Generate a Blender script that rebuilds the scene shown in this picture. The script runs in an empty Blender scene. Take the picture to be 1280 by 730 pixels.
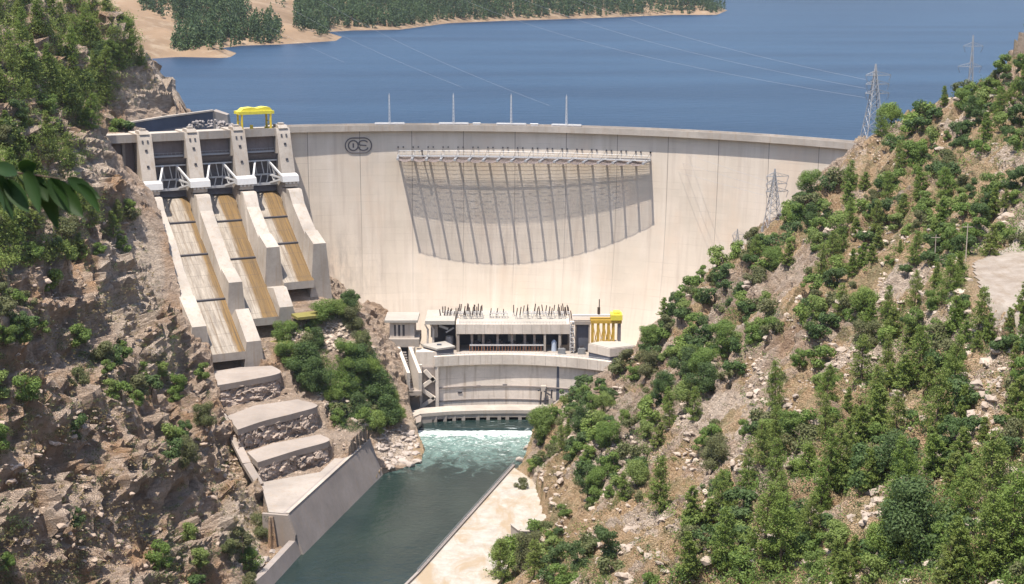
import bpy, bmesh, math, random
import numpy as np
from mathutils import Vector, Matrix

random.seed(7)
rng = np.random.default_rng(11)
scene = bpy.context.scene
COL = scene.collection
R = math.radians

# ------------------------------------------------------------------ camera, sky, sun, exposure
FOC, CX, CY, CAMZ, PITCH = 1960.0, 640.0, 365.0, 192.0, R(11.67)
cam_d = bpy.data.cameras.new('camera')
cam = bpy.data.objects.new('camera', cam_d)
COL.objects.link(cam)
cam.location = (0, 0, CAMZ)
cam.rotation_euler = (R(90) - PITCH, 0, 0)
cam_d.sensor_width = 36.0
cam_d.lens = FOC / 1280 * 36
cam_d.clip_start, cam_d.clip_end = 0.3, 30000
cam_d.dof.use_dof = True
cam_d.dof.focus_distance = 560
cam_d.dof.aperture_fstop = 9.0
scene.camera = cam

SUN = Vector((-0.20, -0.24, 1.0)).normalized()
world = bpy.data.worlds.new('World')
scene.world = world
world.use_nodes = True
wn = world.node_tree
sky = wn.nodes.new('ShaderNodeTexSky')
sky.sky_type = 'NISHITA'
sky.sun_disc = False
sky.sun_elevation = math.asin(SUN.z)
sky.sun_rotation = math.atan2(SUN.x, SUN.y)
sky.air_density = 1.0
sky.dust_density = 1.2
bg = wn.nodes['Background']
bg.inputs[1].default_value = 0.15
wn.links.new(sky.outputs[0], bg.inputs[0])
sd = bpy.data.lights.new('sun', 'SUN')
sd.energy = 4.6
sd.angle = R(0.5)
sd.color = (1.0, 0.93, 0.83)
so = bpy.data.objects.new('sun', sd)
COL.objects.link(so)
so.location = (-100, -100, 500)
so.rotation_euler = SUN.to_track_quat('Z', 'Y').to_euler()
scene.view_settings.view_transform = 'Standard'
scene.view_settings.look = 'None'
scene.view_settings.gamma = 1.0
scene.view_settings.exposure = 0.84
scene.cycles.max_bounces = 6
scene.cycles.diffuse_bounces = 3
scene.cycles.transparent_max_bounces = 6
scene.cycles.use_denoising = True
scene.cycles.volume_bounces = 0

HAZE = 2.6e-5
# ------------------------------------------------------------------ pixel -> place helpers (for measuring the photo)
cP, sP = math.cos(PITCH), math.sin(PITCH)
def ray(px, py):
    dx, dy = (px - CX) / FOC, (CY - py) / FOC
    return Vector((dx, cP + dy * sP, -sP + dy * cP))
def P(px, py, Y):
    d = ray(px, py); t = Y / d.y
    return Vector((d.x * t, Y, CAMZ + d.z * t))
def G(px, py, z):
    d = ray(px, py); t = (z - CAMZ) / d.z
    return Vector((d.x * t, d.y * t, z))
def proj(x, y, z):
    w = y * cP - (z - CAMZ) * sP
    u = y * sP + (z - CAMZ) * cP
    return CX + FOC * x / w, CY - FOC * u / w, w

# ------------------------------------------------------------------ object helpers
def tag(o, label=None, cat=None, group=None, kind=None):
    if label: o['label'] = label
    if cat: o['category'] = cat
    if group: o['group'] = group
    if kind: o['kind'] = kind
    return o
def thing(name, loc, label, cat, group=None, rz=0):
    o = bpy.data.objects.new(name, None)
    COL.objects.link(o)
    o.location = loc; o.rotation_euler = (0, 0, rz)
    o.empty_display_size = 1
    return tag(o, label, cat, group)
def wloc(o):
    v = Vector((0, 0, 0))
    while o is not None:
        v += o.location; o = o.parent
    return v
class MB:
    def __init__(s): s.v = []; s.f = []; s.uv = []
    def add(s, vs, fs, uv=None):
        b = len(s.v)
        s.v += [tuple(p) for p in vs]
        s.uv += (uv if uv else [(0, 0)] * len(vs))
        s.f += [tuple(i + b for i in f) for f in fs]
        return s
    def prism(s, a, b):
        n = len(a)
        fs = [tuple(range(n))[::-1], tuple(range(n, 2 * n))] + [(i, (i + 1) % n, n + (i + 1) % n, n + i) for i in range(n)]
        return s.add(list(a) + list(b), fs)
    def down(s, poly, d):
        return s.prism([Vector(p) - Vector((0, 0, d)) for p in poly], poly)
    def box(s, x0, x1, y0, y1, z0, z1):
        a = [(x0, y0), (x1, y0), (x1, y1), (x0, y1)]
        return s.prism([(x, y, z0) for x, y in a], [(x, y, z1) for x, y in a])
    def bar(s, a, b, w, h=None, up=(0, 0, 1)):
        a, b = Vector(a), Vector(b); h = h or w
        d = (b - a).normalized(); up = Vector(up)
        if abs(d.dot(up)) > 0.98: up = Vector((1, 0, 0))
        x = d.cross(up).normalized() * (w / 2); y = x.cross(d).normalized() * (h / 2)
        q = [-x - y, x - y, x + y, -x + y]
        return s.prism([a + k for k in q], [b + k for k in q])
    def tube(s, a, b, r, n=6, r2=None):
        a, b = Vector(a), Vector(b); r2 = r if r2 is None else r2
        d = (b - a).normalized(); up = Vector((0, 0, 1)) if abs(d.z) < .95 else Vector((1, 0, 0))
        x = d.cross(up).normalized(); y = x.cross(d).normalized()
        ring = [x * math.cos(6.28318 * i / n) + y * math.sin(6.28318 * i / n) for i in range(n)]
        return s.prism([a + k * r for k in ring], [b + k * r2 for k in ring])
    def path(s, pts, r, n=5):
        for a, b in zip(pts[:-1], pts[1:]): s.tube(a, b, r, n)
        return s
    def sheet(s, rows, uvrows=None):
        nr, nc = len(rows), len(rows[0])
        vs = [p for r_ in rows for p in r_]
        uv = [p for r_ in uvrows for p in r_] if uvrows else None
        fs = [(i * nc + j, i * nc + j + 1, (i + 1) * nc + j + 1, (i + 1) * nc + j) for i in range(nr - 1) for j in range(nc - 1)]
        return s.add(vs, fs, uv)
    def loft(s, secs, closed=False):
        """secs: list of equal-length closed profiles; makes a capped tube along them"""
        n = len(secs[0]); m = len(secs)
        vs = [p for q in secs for p in q]
        fs = [(i * n + j, i * n + (j + 1) % n, (i + 1) * n + (j + 1) % n, (i + 1) * n + j) for i in range(m - 1) for j in range(n)]
        fs += [tuple(range(n))[::-1], tuple((m - 1) * n + k for k in range(n))]
        return s.add(vs, fs)
    def build(s, name, mat, parent=None, origin=None, smooth=False, fix=True):
        if parent is not None: off = wloc(parent)
        elif origin is not None: off = Vector(origin)
        else:
            a = np.array(s.v); off = Vector(((a[:, 0].min() + a[:, 0].max()) / 2, (a[:, 1].min() + a[:, 1].max()) / 2, a[:, 2].min()))
        me = bpy.data.meshes.new(name)
        me.from_pydata([(p[0] - off.x, p[1] - off.y, p[2] - off.z) for p in s.v], [], s.f)
        ul = me.uv_layers.new(name='UVMap')
        li = np.zeros(len(me.loops), dtype=np.int32); me.loops.foreach_get('vertex_index', li)
        ul.data.foreach_set('uv', np.array(s.uv, dtype=np.float32)[li].ravel())
        if fix:
            bm = bmesh.new(); bm.from_mesh(me); bmesh.ops.recalc_face_normals(bm, faces=bm.faces); bm.to_mesh(me); bm.free()
        if smooth: me.polygons.foreach_set('use_smooth', [True] * len(me.polygons))
        me.materials.append(mat)
        o = bpy.data.objects.new(name, me)
        COL.objects.link(o)
        if parent is not None: o.parent = parent
        else: o.location = off
        return o
def fast_mesh(name, V, F, mat, smooth=False):
    """numpy quads -> mesh data"""
    me = bpy.data.meshes.new(name)
    k = F.shape[1]
    me.vertices.add(len(V)); me.vertices.foreach_set('co', np.ascontiguousarray(V, dtype=np.float32).ravel())
    me.loops.add(F.size); me.loops.foreach_set('vertex_index', np.ascontiguousarray(F, dtype=np.int32).ravel())
    me.polygons.add(len(F)); me.polygons.foreach_set('loop_start', np.arange(0, F.size, k, dtype=np.int32))
    me.polygons.foreach_set('loop_total', np.full(len(F), k, dtype=np.int32))
    me.polygons.foreach_set('use_smooth', np.full(len(F), smooth))
    me.update(calc_edges=True)
    me.materials.append(mat)
    return me
def link(name, me, loc=(0, 0, 0), parent=None):
    o = bpy.data.objects.new(name, me); COL.objects.link(o); o.location = loc
    if parent is not None: o.parent = parent
    return o
def copy_tree(o, parent=None):
    c = o.copy(); COL.objects.link(c)
    if parent is not None: c.parent = parent
    for ch in list(o.children): copy_tree(ch, c)
    return c

# ------------------------------------------------------------------ materials
class NT:
    def __init__(s, name):
        s.m = bpy.data.materials.new(name); s.m.use_nodes = True
        s.t = s.m.node_tree; s.b = s.t.nodes['Principled BSDF']; s.out = s.t.nodes['Material Output']
        s.geo = None
    def n(s, t, **k):
        x = s.t.nodes.new(t)
        for a, b in k.items(): setattr(x, a, b)
        return x
    def l(s, a, b): s.t.links.new(a, b)
    def pos(s):
        if s.geo is None: s.geo = s.n('ShaderNodeNewGeometry')
        return s.geo.outputs['Position']
    def scaled(s, src, sc, rot=(0, 0, 0)):
        m = s.n('ShaderNodeMapping'); s.l(src, m.inputs[0]); m.inputs['Scale'].default_value = sc; m.inputs['Rotation'].default_value = rot
        return m.outputs[0]
    def noise(s, src, scale, detail=4, rough=.6, dist=0):
        x = s.n('ShaderNodeTexNoise'); s.l(src, x.inputs['Vector']); x.inputs['Scale'].default_value = scale
        x.inputs['Detail'].default_value = detail; x.inputs['Roughness'].default_value = rough; x.inputs['Distortion'].default_value = dist
        return x.outputs[0]
    def ramp(s, src, stops):
        x = s.n('ShaderNodeValToRGB'); s.l(src, x.inputs[0]); e = x.color_ramp.elements
        while len(e) < len(stops): e.new(0.5)
        for i, (p, c) in enumerate(stops):
            e[i].position = p; e[i].color = (c, c, c, 1) if not isinstance(c, (tuple, list)) else tuple(c) + (1,)
        return x.outputs[0]
    def math(s, op, a, b=None, c=None):
        x = s.n('ShaderNodeMath', operation=op)
        for i, q in enumerate((a, b, c)):
            if q is None: continue
            if isinstance(q, (int, float)): x.inputs[i].default_value = q
            else: s.l(q, x.inputs[i])
        return x.outputs[0]
    def mix(s, fac, a, b, mode='MIX'):
        x = s.n('ShaderNodeMix', data_type='RGBA', blend_type=mode)
        for i, q in ((0, fac), (6, a), (7, b)):
            if isinstance(q, (int, float)): x.inputs[i].default_value = q
            elif isinstance(q, (tuple, list)): x.inputs[i].default_value = tuple(q) + (1,)
            else: s.l(q, x.inputs[i])
        return x.outputs[2]
    def bump(s, h, strength=.5, dist=.2):
        x = s.n('ShaderNodeBump'); s.l(h, x.inputs['Height']); x.inputs['Strength'].default_value = strength; x.inputs['Distance'].default_value = dist
        s.l(x.outputs[0], s.b.inputs['Normal']); return x
    def fin(s, col, rough=.9, spec=.3):
        if isinstance(col, tuple): s.b.inputs['Base Color'].default_value = col + (1,)
        else: s.l(col, s.b.inputs['Base Color'])
        s.b.inputs['Roughness'].default_value = rough
        s.b.inputs['Specular IOR Level'].default_value = spec
        return s.m
def concrete(name, c, var=.16, streak=.35, lift=0.0, warm=(.30, .22, .15)):
    t = NT(name); p = t.pos()
    big = t.noise(p, .06, 5, .62)
    fine = t.noise(p, .9, 4, .6)
    col = t.mix(t.ramp(big, [(.3, 0.), (.7, 1.)]), tuple(k * (1 - var) for k in c), tuple(min(.85, k * (1 + var)) for k in c))
    col = t.mix(t.ramp(fine, [(.42, .0), (.75, .22)]), col, tuple(k * .55 for k in c))
    st = t.noise(t.scaled(p, (.55, .55, .035)), 1.0, 4, .65)
    col = t.mix(t.ramp(st, [(.52, 0.), (.72, streak)]), col, warm)
    if lift:
        sx = t.n('ShaderNodeSeparateXYZ'); t.l(p, sx.inputs[0])
        fr = t.math('FRACT', t.math('DIVIDE', sx.outputs[2], lift))
        ln = t.math('MULTIPLY', t.math('LESS_THAN', fr, .045), t.ramp(t.noise(p, .15, 2), [(.35, .1), (.65, .55)]))
        col = t.mix(ln, col, tuple(k * .35 for k in c))
    t.bump(t.noise(p, 2.2, 4, .6), .25, .15)
    return t.fin(col, .92, .2)
def paint(name, c, rough=.5, dirt=.25, dcol=(.16, .12, .09), metal=0.0, sc=.8):
    t = NT(name); p = t.pos()
    col = t.mix(t.ramp(t.noise(p, sc, 5, .65), [(.42, 0.), (.75, dirt)]), c, dcol)
    t.b.inputs['Metallic'].default_value = metal
    return t.fin(col, rough, .4)
def leafmat(name, c1, c2, c3, trans=.35, clump=0):
    t = NT(name)
    g = t.n('ShaderNodeNewGeometry'); oi = t.n('ShaderNodeObjectInfo')
    col = t.mix(g.outputs['Random Per Island'], c1, c2)
    col = t.mix(t.ramp(oi.outputs['Random'], [(0., 0.), (1., .75)]), col, c3)
    if clump: col = t.mix(t.ramp(t.noise(g.outputs['Position'], clump, 3, .6), [(.38, 0.), (.62, .75)]), col, tuple(k * .45 for k in c1))
    t.fin(col, .6, .25)
    tr = t.n('ShaderNodeBsdfTranslucent'); t.l(col, tr.inputs[0])
    ms = t.n('ShaderNodeMixShader'); ms.inputs[0].default_value = trans
    t.l(t.b.outputs[0], ms.inputs[1]); t.l(tr.outputs[0], ms.inputs[2]); t.l(ms.outputs[0], t.out.inputs[0])
    return t.m

m_conc = concrete('concrete_pale', (.32, .28, .245), .2, .5)
m_conc_w = concrete('concrete_bright', (.38, .335, .29), .22, .55)  # albedo held down to offset full sun on flat tops
m_conc_d = concrete('concrete_weathered', (.28, .24, .21), .2, .45)
m_facade = concrete('concrete_facade', (.56, .495, .43), .18, .5)  # lighter copy of the concrete, making up for grazing sun on upright faces
m_conc_lift = concrete('concrete_lifts', (.66, .58, .50), .2, .6, 5.2)  # albedo raised likewise for the curved wall the sun only grazes
m_wallgrey = concrete('concrete_grey', (.27, .235, .215), .2, .3)
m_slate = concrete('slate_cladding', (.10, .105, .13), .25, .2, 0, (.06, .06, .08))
m_brownpanel = concrete('rusted_panel', (.22, .18, .17), .2, .4, 0, (.12, .08, .06))
m_gate = paint('gate_steel', (.13, .12, .13), .6, .6, (.07, .05, .045))
m_white = paint('white_steel', (.52, .51, .50), .45, .25, (.35, .3, .26))
m_galv = paint('galvanised_steel', (.36, .36, .37), .45, .3, (.3, .28, .26), .2)
m_yellow = paint('yellow_paint', (.62, .47, .04), .55, .45, (.25, .17, .05))
m_lemon = paint('lemon_paint', (.66, .58, .06), .55, .4, (.36, .28, .07))
m_ochre = paint('ochre_paint', (.46, .29, .04), .55, .5, (.2, .12, .04))
m_rust = paint('rusty_rail', (.28, .12, .06), .8, .4)
m_dark = paint('dark_steel', (.045, .045, .055), .55, .2)
m_glass = paint('dark_glass', (.03, .035, .045), .15, .1)
m_porc = paint('brown_porcelain', (.05, .035, .03), .35, .2)
m_blue = paint('pale_blue_tank', (.45, .52, .62), .4, .2)
m_rope = paint('net_cable', (.20, .16, .15), .7, .2)
m_roofw = concrete('roof_white', (.36, .335, .30), .16, .2)

def dam_material():
    t = NT('dam_concrete'); uv = t.n('ShaderNodeUVMap').outputs[0]
    sx = t.n('ShaderNodeSeparateXYZ'); t.l(uv, sx.inputs[0]); u, v = sx.outputs[0], sx.outputs[1]
    base = t.mix(t.ramp(t.noise(uv, .03, 5, .6), [(.32, 0.), (.68, 1.)]), (.53, .455, .37), (.64, .55, .455))
    # pour blocks of slightly different tone
    bl = t.n('ShaderNodeTexBrick'); t.l(t.scaled(uv, (1 / 23.5, 1 / 3.0, 1)), bl.inputs[0])
    bl.offset = 0.; bl.inputs['Scale'].default_value = 1.0; bl.inputs['Mortar Size'].default_value = 0
    bl.inputs['Brick Width'].default_value = 1; bl.inputs['Row Height'].default_value = 1
    bl.inputs['Color1'].default_value = (.91, .91, .91, 1); bl.inputs['Color2'].default_value = (1.0, 1.0, 1.0, 1)
    base = t.mix(.5, base, bl.outputs[0], 'MULTIPLY')
    # soft vertical runs
    st = t.noise(t.scaled(uv, (.34, .022, 1)), 1.0, 5, .62)
    base = t.mix(t.ramp(st, [(.50, 0.), (.72, .42)]), base, (.38, .30, .245))
    st2 = t.noise(t.scaled(uv, (.16, .013, 1)), 1.0, 4, .6)
    base = t.mix(t.ramp(st2, [(.54, 0.), (.72, .45)]), base, (.70, .62, .54))
    base = t.mix(t.ramp(t.noise(t.scaled(uv, (.05, .03, 1)), 1.0, 5, .65), [(.52, 0.), (.68, .5)]), base, (.60, .47, .36))
    # horizontal lift lines
    wob = t.math('MULTIPLY', t.noise(uv, .08, 3), .5)
    fr = t.math('FRACT', t.math('DIVIDE', t.math('ADD', v, wob), 3.0))
    ln = t.math('MULTIPLY', t.math('LESS_THAN', fr, .08), t.ramp(t.noise(t.scaled(uv, (.05, .3, 1)), 1.0, 4, .7), [(.45, 0.), (.75, .35)]))
    base = t.mix(ln, base, (.27, .215, .185))
    # vertical contraction joints
    fj = t.math('FRACT', t.math('DIVIDE', t.math('ADD', u, 6.0), 23.5))
    jn = t.math('MULTIPLY', t.math('LESS_THAN', fj, .013), t.ramp(v, [(0., .15), (1., .15)]))
    vr = t.n('ShaderNodeMapRange'); t.l(v, vr.inputs[0]); vr.inputs[1].default_value = 30; vr.inputs[2].default_value = 112; vr.inputs[3].default_value = .03; vr.inputs[4].default_value = .75
    jn = t.math('MULTIPLY', t.math('LESS_THAN', fj, .013), vr.outputs[0])
    base = t.mix(jn, base, (.13, .105, .095))
    # weathered, seeping lower left flank
    a = t.n('ShaderNodeMapRange'); t.l(u, a.inputs[0]); a.inputs[1].default_value = -12; a.inputs[2].default_value = -45; a.inputs[3].default_value = 0; a.inputs[4].default_value = 1
    b = t.n('ShaderNodeMapRange'); t.l(v, b.inputs[0]); b.inputs[1].default_value = 78; b.inputs[2].default_value = 58; b.inputs[3].default_value = 0; b.inputs[4].default_value = 1
    w = t.math('MULTIPLY', t.math('MULTIPLY', a.outputs[0], b.outputs[0]), t.ramp(t.noise(t.scaled(uv, (.22, .06, 1)), 1.0, 6, .7), [(.44, 0.), (.66, .75)]))
    base = t.mix(w, base, (.20, .175, .165))
    t.bump(t.noise(uv, 1.2, 4, .6), .2, .15)
    return t.fin(base, .93, .15)
m_dam = dam_material()

def chute_material():
    t = NT('stained_chute'); uv = t.n('ShaderNodeUVMap').outputs[0]
    sx = t.n('ShaderNodeSeparateXYZ'); t.l(uv, sx.inputs[0]); u, v = sx.outputs[0], sx.outputs[1]
    base = t.mix(t.ramp(t.noise(t.scaled(uv, (.5, .12, 1)), 1.0, 6, .7), [(.35, 0.), (.65, 1.)]), (.20, .17, .14), (.36, .315, .26))
    st = t.noise(t.scaled(uv, (1.1, .022, 1)), 1.0, 6, .72)
    base = t.mix(t.ramp(st, [(.50, 0.), (.62, .7)]), base, (.13, .085, .045))
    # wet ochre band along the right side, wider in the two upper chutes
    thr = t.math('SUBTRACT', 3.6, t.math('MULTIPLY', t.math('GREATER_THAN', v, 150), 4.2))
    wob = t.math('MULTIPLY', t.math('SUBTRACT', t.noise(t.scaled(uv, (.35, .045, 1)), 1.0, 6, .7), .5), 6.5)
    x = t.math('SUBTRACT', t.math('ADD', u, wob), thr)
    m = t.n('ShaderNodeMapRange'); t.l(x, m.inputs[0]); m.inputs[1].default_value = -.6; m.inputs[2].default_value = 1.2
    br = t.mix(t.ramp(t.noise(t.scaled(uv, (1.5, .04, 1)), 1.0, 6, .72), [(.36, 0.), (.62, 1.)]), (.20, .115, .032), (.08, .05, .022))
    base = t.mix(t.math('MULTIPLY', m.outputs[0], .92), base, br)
    # joints between the slabs
    fr = t.math('FRACT', t.math('DIVIDE', v, 6.0)); base = t.mix(t.math('MULTIPLY', t.math('LESS_THAN', fr, .03), .5), base, (.07, .055, .045))
    t.bump(t.noise(uv, 1.5, 4), .3, .15)
    return t.fin(base, .75, .3)
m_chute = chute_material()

def terrain_material():
    t = NT('hillside'); p = t.pos()
    at = t.n('ShaderNodeAttribute', attribute_name='left'); left = at.outputs['Fac']
    so_ = t.n('ShaderNodeAttribute', attribute_name='soil'); soil = so_.outputs['Fac']
    cr = t.n('ShaderNodeAttribute', attribute_name='cell'); cell = cr.outputs['Fac']
    n1 = t.noise(p, .10, 6, .65); n2 = t.noise(p, .6, 6, .7); n3 = t.noise(t.scaled(p, (.45, .45, 1.7), (.5, .3, 0)), .8, 7, .72, .4)
    vo = t.n('ShaderNodeTexVoronoi', feature='DISTANCE_TO_EDGE'); t.l(t.scaled(p, (.30, .30, .62), (.3, .5, .2)), vo.inputs['Vector'])
    crack = t.ramp(vo.outputs['Distance'], [(.0, 0.), (.16, 1.)])
    rr = t.mix(t.ramp(n1, [(.3, 0.), (.7, 1.)]), (.62, .475, .35), (.42, .31, .23))
    rr = t.mix(t.ramp(n3, [(.46, 0.), (.64, .7)]), rr, (.23, .165, .125))
    rr = t.mix(t.math('MULTIPLY', cell, .55), rr, (.62, .53, .445))
    rr = t.mix(t.ramp(t.noise(p, .045, 5, .65), [(.53, 0.), (.66, .55)]), rr, (.44, .27, .16))
    rl = t.mix(t.ramp(n1, [(.3, 0.), (.7, 1.)]), (.66, .51, .39), (.46, .345, .265))
    rl = t.mix(t.ramp(n3, [(.46, 0.), (.64, .75)]), rl, (.22, .16, .125))
    rl = t.mix(t.math('MULTIPLY', cell, .5), rl, (.64, .52, .42))
    rl = t.mix(t.ramp(t.noise(p, .05, 5, .65), [(.48, 0.), (.64, .75)]), rl, (.46, .27, .14))
    rock = t.mix(left, rr, rl)
    pa = t.n('ShaderNodeAttribute', attribute_name='pale').outputs['Fac']
    pcol = t.mix(t.ramp(n3, [(.44, 0.), (.64, .75)]), (.68, .56, .45), (.34, .26, .205))
    rock = t.mix(t.ramp(t.math('ADD', pa, t.math('MULTIPLY', t.math('SUBTRACT', n1, .5), .9)), [(.45, 0.), (.65, .9)]), rock, pcol)
    grs = t.mix(t.ramp(n2, [(.35, 0.), (.65, 1.)]), (.46, .30, .165), (.58, .43, .275))
    grs = t.mix(t.ramp(n1, [(.48, 0.), (.62, .7)]), grs, (.20, .195, .085))
    sf = t.ramp(t.math('ADD', soil, t.math('MULTIPLY', t.math('SUBTRACT', n2, .5), 1.1)), [(.40, 0.), (.58, .9)])
    col = t.mix(sf, rock, grs)
    h = t.math('ADD', t.math('MULTIPLY', n3, 1.0), t.math('MULTIPLY', t.noise(p, 1.6, 6, .72), .8))
    h = t.math('ADD', h, t.math('MULTIPLY', crack, .45))
    t.bump(h, 1.0, 1.5)
    return t.fin(col, .95, .1)
m_terrain = terrain_material()

def hills_material():
    t = NT('far_hills'); p = t.pos()
    c = t.mix(t.ramp(t.noise(p, .012, 6, .65), [(.35, 0.), (.65, 1.)]), (.24, .165, .105), (.16, .11, .07))
    c = t.mix(t.ramp(t.noise(p, .05, 5, .7), [(.5, 0.), (.7, .8)]), c, (.30, .235, .165))
    return t.fin(c, .95, .1)
m_hills = hills_material()

def lake_material():
    t = NT('lake_water'); p = t.pos()
    w1 = t.noise(t.scaled(p, (.6, 1.0, 1)), .16, 5, .65); 
    patch = t.noise(t.scaled(p, (.0022, .010, 1)), 1.0, 5, .6)
    col = t.mix(t.ramp(patch, [(.36, 0.), (.64, 1.)]), (.006, .019, .046), (.014, .036, .072))
    t.bump(w1, .7, 1.2)
    t.fin(col, .36, .13)
    return t.m
m_lake = lake_material()

def river_material():
    t = NT('river_water'); p = t.pos()
    sx = t.n('ShaderNodeSeparateXYZ'); t.l(p, sx.inputs[0]); Y = sx.outputs[1]
    deep = t.mix(t.ramp(t.noise(t.scaled(p, (.05, .03, 1)), 1.0, 5, .6), [(.4, 0.), (.7, 1.)]), (.010, .022, .021), (.020, .034, .030))
    def rngm(a, b):
        x = t.n('ShaderNodeMapRange'); t.l(Y, x.inputs[0]); x.inputs[1].default_value = a; x.inputs[2].default_value = b; return x.outputs[0]
    tur = t.math('MULTIPLY', rngm(564, 622), rngm(639.5, 638.5))       # churned, aerated reach below the sill
    n1 = t.noise(t.scaled(p, (.13, .10, 1)), 1.0, 6, .72, 1.2)
    gm = t.ramp(t.math('ADD', tur, t.math('MULTIPLY', t.math('SUBTRACT', n1, .5), 2.0)), [(.35, 0.), (1.0, 1.)])
    gm = t.math('MULTIPLY', gm, rngm(639.5, 638.5))
    col = t.mix(gm, deep, (.13, .205, .185))
    n2 = t.noise(t.scaled(p, (.22, .42, 1)), 1.0, 7, .78, 2.2)
    crest = t.math('MULTIPLY', rngm(628, 636.5), rngm(639.5, 638.5))
    fm = t.ramp(t.math('ADD', t.math('MULTIPLY', crest, t.math('MULTIPLY', t.noise(t.scaled(p, (.07, .12, 1)), 1.0, 3), .30)), t.math('MULTIPLY', n2, t.math('ADD', .70, t.math('MULTIPLY', tur, .27)))), [(.505, 0.), (.66, 1.)])
    fm = t.math('MULTIPLY', fm, t.math('GREATER_THAN', tur, .02))
    col = t.mix(fm, col, (.82, .85, .82))
    up = t.math('MULTIPLY', t.math('GREATER_THAN', Y, 639), t.ramp(t.noise(t.scaled(p, (.10, .5, 1)), 1.0, 4, .7, 1.), [(.60, 0.), (.70, .7)]))
    col = t.mix(up, col, (.55, .6, .6))
    bp = t.noise(p, .45, 4, .6)
    t.bump(bp, .35, .5)
    t.fin(col, .16, .4)
    rg = t.mix(fm, (.14,) * 3, (.8,) * 3); t.l(rg, t.b.inputs['Roughness'])
    return t.m
m_river = river_material()

def quay_material():
    t = NT('bleached_apron'); p = t.pos()
    c = t.mix(t.ramp(t.noise(p, .25, 5, .6), [(.35, 0.), (.65, 1.)]), (.31, .28, .24), (.40, .37, .325))
    dirt = t.ramp(t.noise(t.scaled(p, (.11, .05, 1), (0, 0, .3)), 1.0, 8, .72, .8), [(.46, 0.), (.62, .85)])
    c = t.mix(dirt, c, (.30, .225, .145))
    c = t.mix(t.ramp(t.noise(p, .9, 6, .7), [(.5, 0.), (.75, .5)]), c, (.26, .22, .17))
    t.bump(t.noise(p, 1.5, 4), .3, .2)
    return t.fin(c, .95, .15)
m_quay = quay_material()
def road_material():
    t = NT('dirt_road'); p = t.pos()
    c = t.mix(t.ramp(t.noise(p, .2, 7, .7), [(.35, 0.), (.65, 1.)]), (.25, .205, .165), (.35, .305, .26))
    c = t.mix(t.ramp(t.noise(t.scaled(p, (.5, .12, 1), (0, 0, .4)), 1.0, 6, .7), [(.48, 0.), (.68, .6)]), c, (.22, .165, .115))
    t.bump(t.noise(p, 1.2, 6, .75), .8, .6)
    return t.fin(c, .95, .1)
m_road = road_material()
m_rockpale = concrete('boulder', (.36, .305, .265), .25, .2)
m_bark = paint('bark', (.13, .09, .065), .9, .4, (.07, .05, .04))
m_pine = leafmat('pine_needles', (.115, .185, .035), (.21, .285, .065), (.22, .25, .07), .42)
m_broad = leafmat('broad_leaves', (.105, .18, .04), (.195, .275, .065), (.17, .23, .065), .46)
m_dkleaf = leafmat('dark_leaves', (.062, .115, .036), (.12, .18, .055), (.10, .145, .055), .43)
m_oliveleaf = leafmat('olive_leaves', (.10, .125, .05), (.18, .195, .075), (.16, .16, .075), .4)
m_bright = leafmat('bright_leaves', (.13, .205, .04), (.235, .31, .075), (.22, .27, .09), .42)
m_farleaf = leafmat('far_leaves', (.05, .09, .035), (.10, .145, .05), (.075, .11, .05), .25, .03)
m_drygrass = leafmat('dry_grass', (.30, .22, .11), (.38, .30, .17), (.33, .27, .15), .3)
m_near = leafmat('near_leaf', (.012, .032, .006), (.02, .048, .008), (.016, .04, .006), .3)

# ------------------------------------------------------------------ noise
def h3(ix, iy, iz, s=0):
    n = (ix.astype(np.int64) * 374761393 + iy.astype(np.int64) * 668265263 + iz.astype(np.int64) * 2147483647 + s * 974634737) & 0xFFFFFFFF
    n = ((n ^ (n >> 13)) * 1274126177) & 0xFFFFFFFF
    n = ((n ^ (n >> 15)) * 2246822519) & 0xFFFFFFFF
    return ((n ^ (n >> 16)) & 0xFFFFFF) / float(0x1000000)
def vnoise(p, s=0):
    i = np.floor(p); f = p - i; i = i.astype(np.int64); f = f * f * (3 - 2 * f); r = 0
    for a in (0, 1):
        for b in (0, 1):
            for c in (0, 1):
                w = (f[:, 0] if a else 1 - f[:, 0]) * (f[:, 1] if b else 1 - f[:, 1]) * (f[:, 2] if c else 1 - f[:, 2])
                r = r + w * h3(i[:, 0] + a, i[:, 1] + b, i[:, 2] + c, s)
    return r
def fbm(p, o=4, s=0):
    r = 0; a = .5
    for k in range(o): r = r + a * vnoise(p * 2 ** k + k * 17.3, s + k); a *= .5
    return r
def ridged(p, o=4, s=0):
    r = 0; a = .5
    for k in range(o): r = r + a * (1 - np.abs(2 * vnoise(p * 2 ** k + k * 9.1, s + k) - 1)); a *= .5
    return r
def worley(p, s=0):
    i = np.floor(p).astype(np.int64); best = np.full(len(p), 9.); val = np.zeros(len(p)); sec = np.full(len(p), 9.)
    for a in (-1, 0, 1):
        for b in (-1, 0, 1):
            for c in (-1, 0, 1):
                x, y, z = i[:, 0] + a, i[:, 1] + b, i[:, 2] + c
                d = (x + h3(x, y, z, s) - p[:, 0]) ** 2 + (y + h3(x, y, z, s + 1) - p[:, 1]) ** 2 + (z + h3(x, y, z, s + 2) - p[:, 2]) ** 2
                k = d < best
                sec = np.where(k, best, np.minimum(sec, d)); val = np.where(k, h3(x, y, z, s + 3), val); best = np.where(k, d, best)
    return np.sqrt(best), np.sqrt(sec), val

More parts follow.
